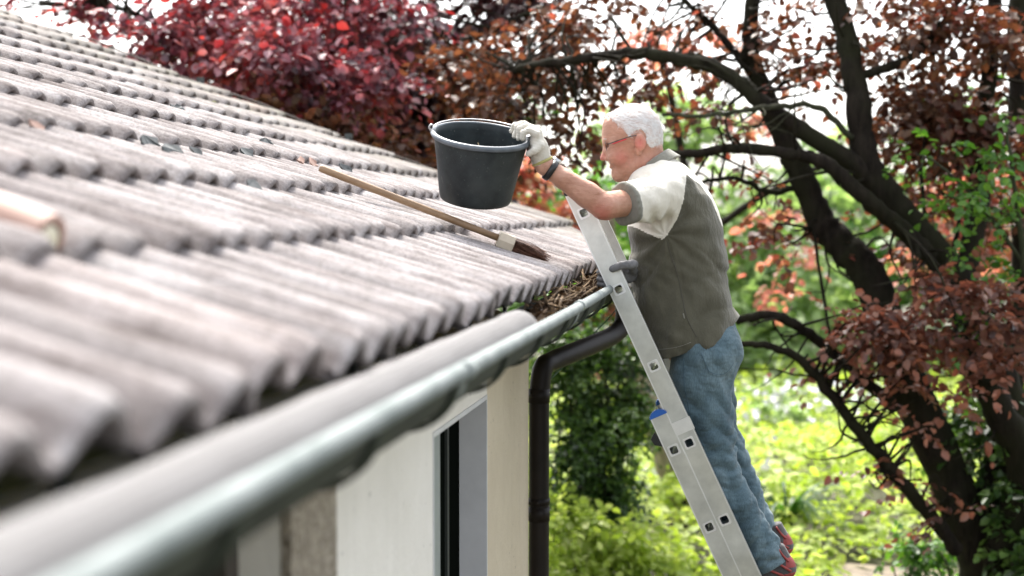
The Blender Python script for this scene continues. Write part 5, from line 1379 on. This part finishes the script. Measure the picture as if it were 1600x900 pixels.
# ---- dark evergreen beside the downpipe
shrub('thuja_bush', 'dense dark green evergreen bush between the brown downpipe and the ladder', 'bush', 940, 10.4,
      clumps((890, 545, 10.4, 40, 30, 90), (985, 590, 10.4, 36, 40, 90), (940, 530, 10.4, 50, 30, 90), (930, 560, 10.4, 60, 50, 170), (960, 640, 10.3, 70, 60, 260), (920, 690, 10.2, 70, 60, 260), (970, 740, 10.3, 52, 50, 180), (890, 770, 10.2, 40, 60, 150), (880, 610, 10.3, 40, 60, 150), (930, 800, 10.3, 50, 30, 90), (930, 880, 10.3, 60, 50, 90)), M['leaf_dark'], .045, 10, .16, 53)
# ---- pale trunk leaning behind it
t = empty('leaning_tree', ground_pt(1090, 13)); tag(t, 'pale leaning tree trunk behind the evergreen bush and the ladder', 'tree')
b = MB(); limb(b, [ground_limb_top(1092, 13), (1075, 800, 13), (1040, 700, 12.9), (1005, 600, 12.8), (980, 530, 12.8), (955, 440, 12.8), (940, 300, 12.9)], .16, .09, 12, seed=55, kids=4)
b.build('trunk', M['bark_pale'], t, True)
crown('crown', clumps((900, 480, 12.6, 60, 30, 50), (960, 300, 13, 90, 50, 40), (900, 520, 12.6, 50, 20, 24)), M['leaf_green'], t, .09, 8, .3, 56)

# ---- trees and shrubs of the garden's far side
far = [
 (1180, 24, 'pale green round tree right behind the man in the far garden', [(1180, 380, 24, 130, 90, 200), (1250, 480, 23.5, 130, 90, 230), (1150, 560, 23, 110, 70, 160), (1200, 270, 24.5, 80, 40, 20)], 'leaf_pale', .20),
 (1330, 26, 'pale green tall tree far behind the dark trunks', [(1330, 300, 26, 120, 110, 170), (1380, 430, 25.5, 130, 90, 180), (1330, 560, 25, 120, 80, 170), (1290, 210, 26, 60, 50, 14)], 'leaf_pale', .21),
 (1500, 24, 'green tree far behind at the right edge of the garden', [(1500, 400, 24, 120, 110, 200), (1560, 560, 23.5, 120, 110, 180), (1480, 240, 24, 110, 80, 90), (1440, 640, 23, 110, 60, 120)], 'leaf_green', .19),
 (1000, 27, 'pale green tree far behind seen above the bucket and the head', [(1000, 300, 27, 120, 80, 120), (1060, 175, 27, 120, 60, 90), (950, 215, 27, 90, 50, 60), (1060, 420, 26, 120, 90, 200), (930, 400, 26, 110, 80, 180)], 'leaf_pale', .22),
 (930, 23, 'fresh green tree beyond the roof end behind the bucket', [(870, 330, 23, 90, 60, 110), (920, 470, 22.5, 110, 80, 200), (840, 420, 22.5, 90, 80, 140), (1000, 560, 22, 110, 80, 180)], 'leaf_green', .18),
 (700, 26, 'green tree far behind the crimson crown', [(700, 160, 26, 160, 120, 200), (760, 320, 25, 140, 100, 160), (560, 220, 26, 160, 100, 120)], 'leaf_green', .20)]
for i, (px, z, lab, cl, mt, sz) in enumerate(far):
    t = empty('garden_tree', ground_pt(px, z)); tag(t, lab, 'tree', 'pale green trees on the far side of the garden')
    b = MB(); c2 = clumps(*cl); O = limb(b, [ground_limb_top(px, z), (px+6, 600, z), (px-4, 450, z), (px, 280, z)], .16, .05, 9, seed=60+i, kids=4)
    twigs(b, O, c2, 60+i, 3, .014); b.build('trunk', M['bark'], t, True)
    crown('crown', c2, M[mt], t, sz, 7, .7, 70+i, .7)
bushes = [
 (1190, 20, 'rounded light green bush beyond the man\'s knees', [(1190, 620, 20, 60, 44, 90), (1225, 665, 19.8, 60, 34, 80)], 'leaf_pale', .11),
 (1330, 21, 'soft green bush left of the long drooping branch', [(1310, 640, 21, 60, 44, 80), (1360, 680, 20.5, 60, 34, 80)], 'leaf_pale', .12),
 (1250, 13.2, 'bright lime green clump of leaves right of the man\'s shoes', [(1240, 790, 13.2, 40, 44, 70), (1275, 830, 13.0, 34, 26, 50)], 'leaf_lime', .085),
 (1330, 15.5, 'lime green bush in the sunny middle of the garden', [(1320, 730, 15.5, 56, 34, 90), (1390, 745, 15.2, 46, 26, 60)], 'leaf_lime', .10),
 (1060, 15, 'lime green bush behind the lower ladder', [(1040, 760, 15, 46, 34, 60), (1010, 830, 13, 40, 30, 50)], 'leaf_lime', .09),
 (910, 12, 'lime green foliage below the dark evergreen next to the downpipe', [(890, 835, 9.6, 40, 36, 90), (960, 850, 9.7, 50, 34, 90), (900, 880, 9.5, 60, 24, 70), (1030, 870, 9.8, 40, 26, 50)], 'leaf_lime', .07)]
for i, (px, z, lab, cl, mt, sz) in enumerate(bushes):
    shrub('bush', lab, 'bush', px, z, clumps(*cl), M[mt], sz, 7, .26, 90+i, 'light green bushes in the garden', 3)

# ---- leafy ground cover, arching blades, white blossoms
g = np.random.default_rng(77); n = 11000
X = -7 + 14*g.random(n); Y = 8.6 + 15*g.random(n)**1.2
keep = ~((Y < 11.1) & (X > .7)) | (g.random(n) < .05)
X, Y = X[keep], Y[keep]; n = len(X)
hgt = .05 + .40*g.random(n)*(.5+.5*np.sin(X*1.7)*np.sin(Y*.9+1)) + .08
org = np.stack([X, Y, gz(X, Y)+hgt], 1); dd = g.normal(0, 1, (n, 3))*[1, 1, .4] + [0, 0, .35]
Pn, An, Nn, Sn = sprays(org, dd, .28, 7, .095, g, .2); Nn[:, 2] += .8
Vn, Fn = leaf_geo(Pn, An, Nn, Sn, .66)
o = link('ground_cover', np_mesh('ground_cover', Vn, Fn, np.repeat(g.random(len(Pn)), 2)), M['leaf_lime'], None, False)
tag(o, 'bright lime green ground cover across the sunlit garden', 'ground cover', kind='stuff')
def blades(px, z, n, label, seed):
    g = np.random.default_rng(seed); base = ground_pt(px, z, .05); t = None; b = MB()
    for k in range(n):
        a = g.random()*2*math.pi; L = .45+.35*g.random(); hh = .35+.3*g.random(); wd = .014+.008*g.random()
        d = np.array([math.cos(a), math.sin(a), 0]); s = np.array([-d[1], d[0], 0]); vs = []
        for j in range(8):
            q = j/7; p = base + d*L*q**1.2 + np.array([0, 0, hh*(1.9*q-1.5*q*q)*1.3]); w_ = wd*(1-q**3)+.001
            vs += [p-s*w_, p+s*w_]
        b.add(vs, [(2*j, 2*j+1, 2*j+3, 2*j+2) for j in range(7)])
    o = b.build('daylily_plant', M['leaf_green'], None, True); tag(o, label, 'plant'); return o
blades(1232, 11.9, 34, 'plant with arching strap leaves just right of the man\'s shoes', 5)
for i, (px, z, nn_, lab) in enumerate([(1215, 17.5, 150, 'patch of white blossoms in the shade beyond the man\'s calves'), (1330, 19, 110, 'patch of pale blossoms left of the drooping branch'), (1105, 13.5, 60, 'few pale blossoms low behind the ladder')]):
    t = empty('flowering_plant', ground_pt(px, z)); tag(t, lab, 'plant')
    c = ground_pt(px, z, .38); g = np.random.default_rng(30+i)
    Pp = c + g.normal(0, 1, (nn_, 3))*[.42, .4, .13]; Vp, Fp = leaf_geo(Pp, g.normal(0, 1, (nn_, 3)), g.normal(0, 1, (nn_, 3))+[0, 0, 1], .05+.05*g.random(nn_), .9)
    link('blossom', np_mesh('blossom', Vp, Fp), M['petal'], t, False)
    crown('foliage', [(ground_pt(px, z, .25), (.5, .45, .16), 60)], M['leaf_pale'], t, .09, 7, .2, 130+i)
b = MB(); p = ground_pt(1071, 12.4, 0); b.tube([p, p+[0, 0, .18], p+[.01, 0, .30]], [.03, .028, .026], 10)
o = b.build('garden_stake', M['bark'], None, True); tag(o, 'short dark wooden stake standing left of the ladder foot', 'stake')
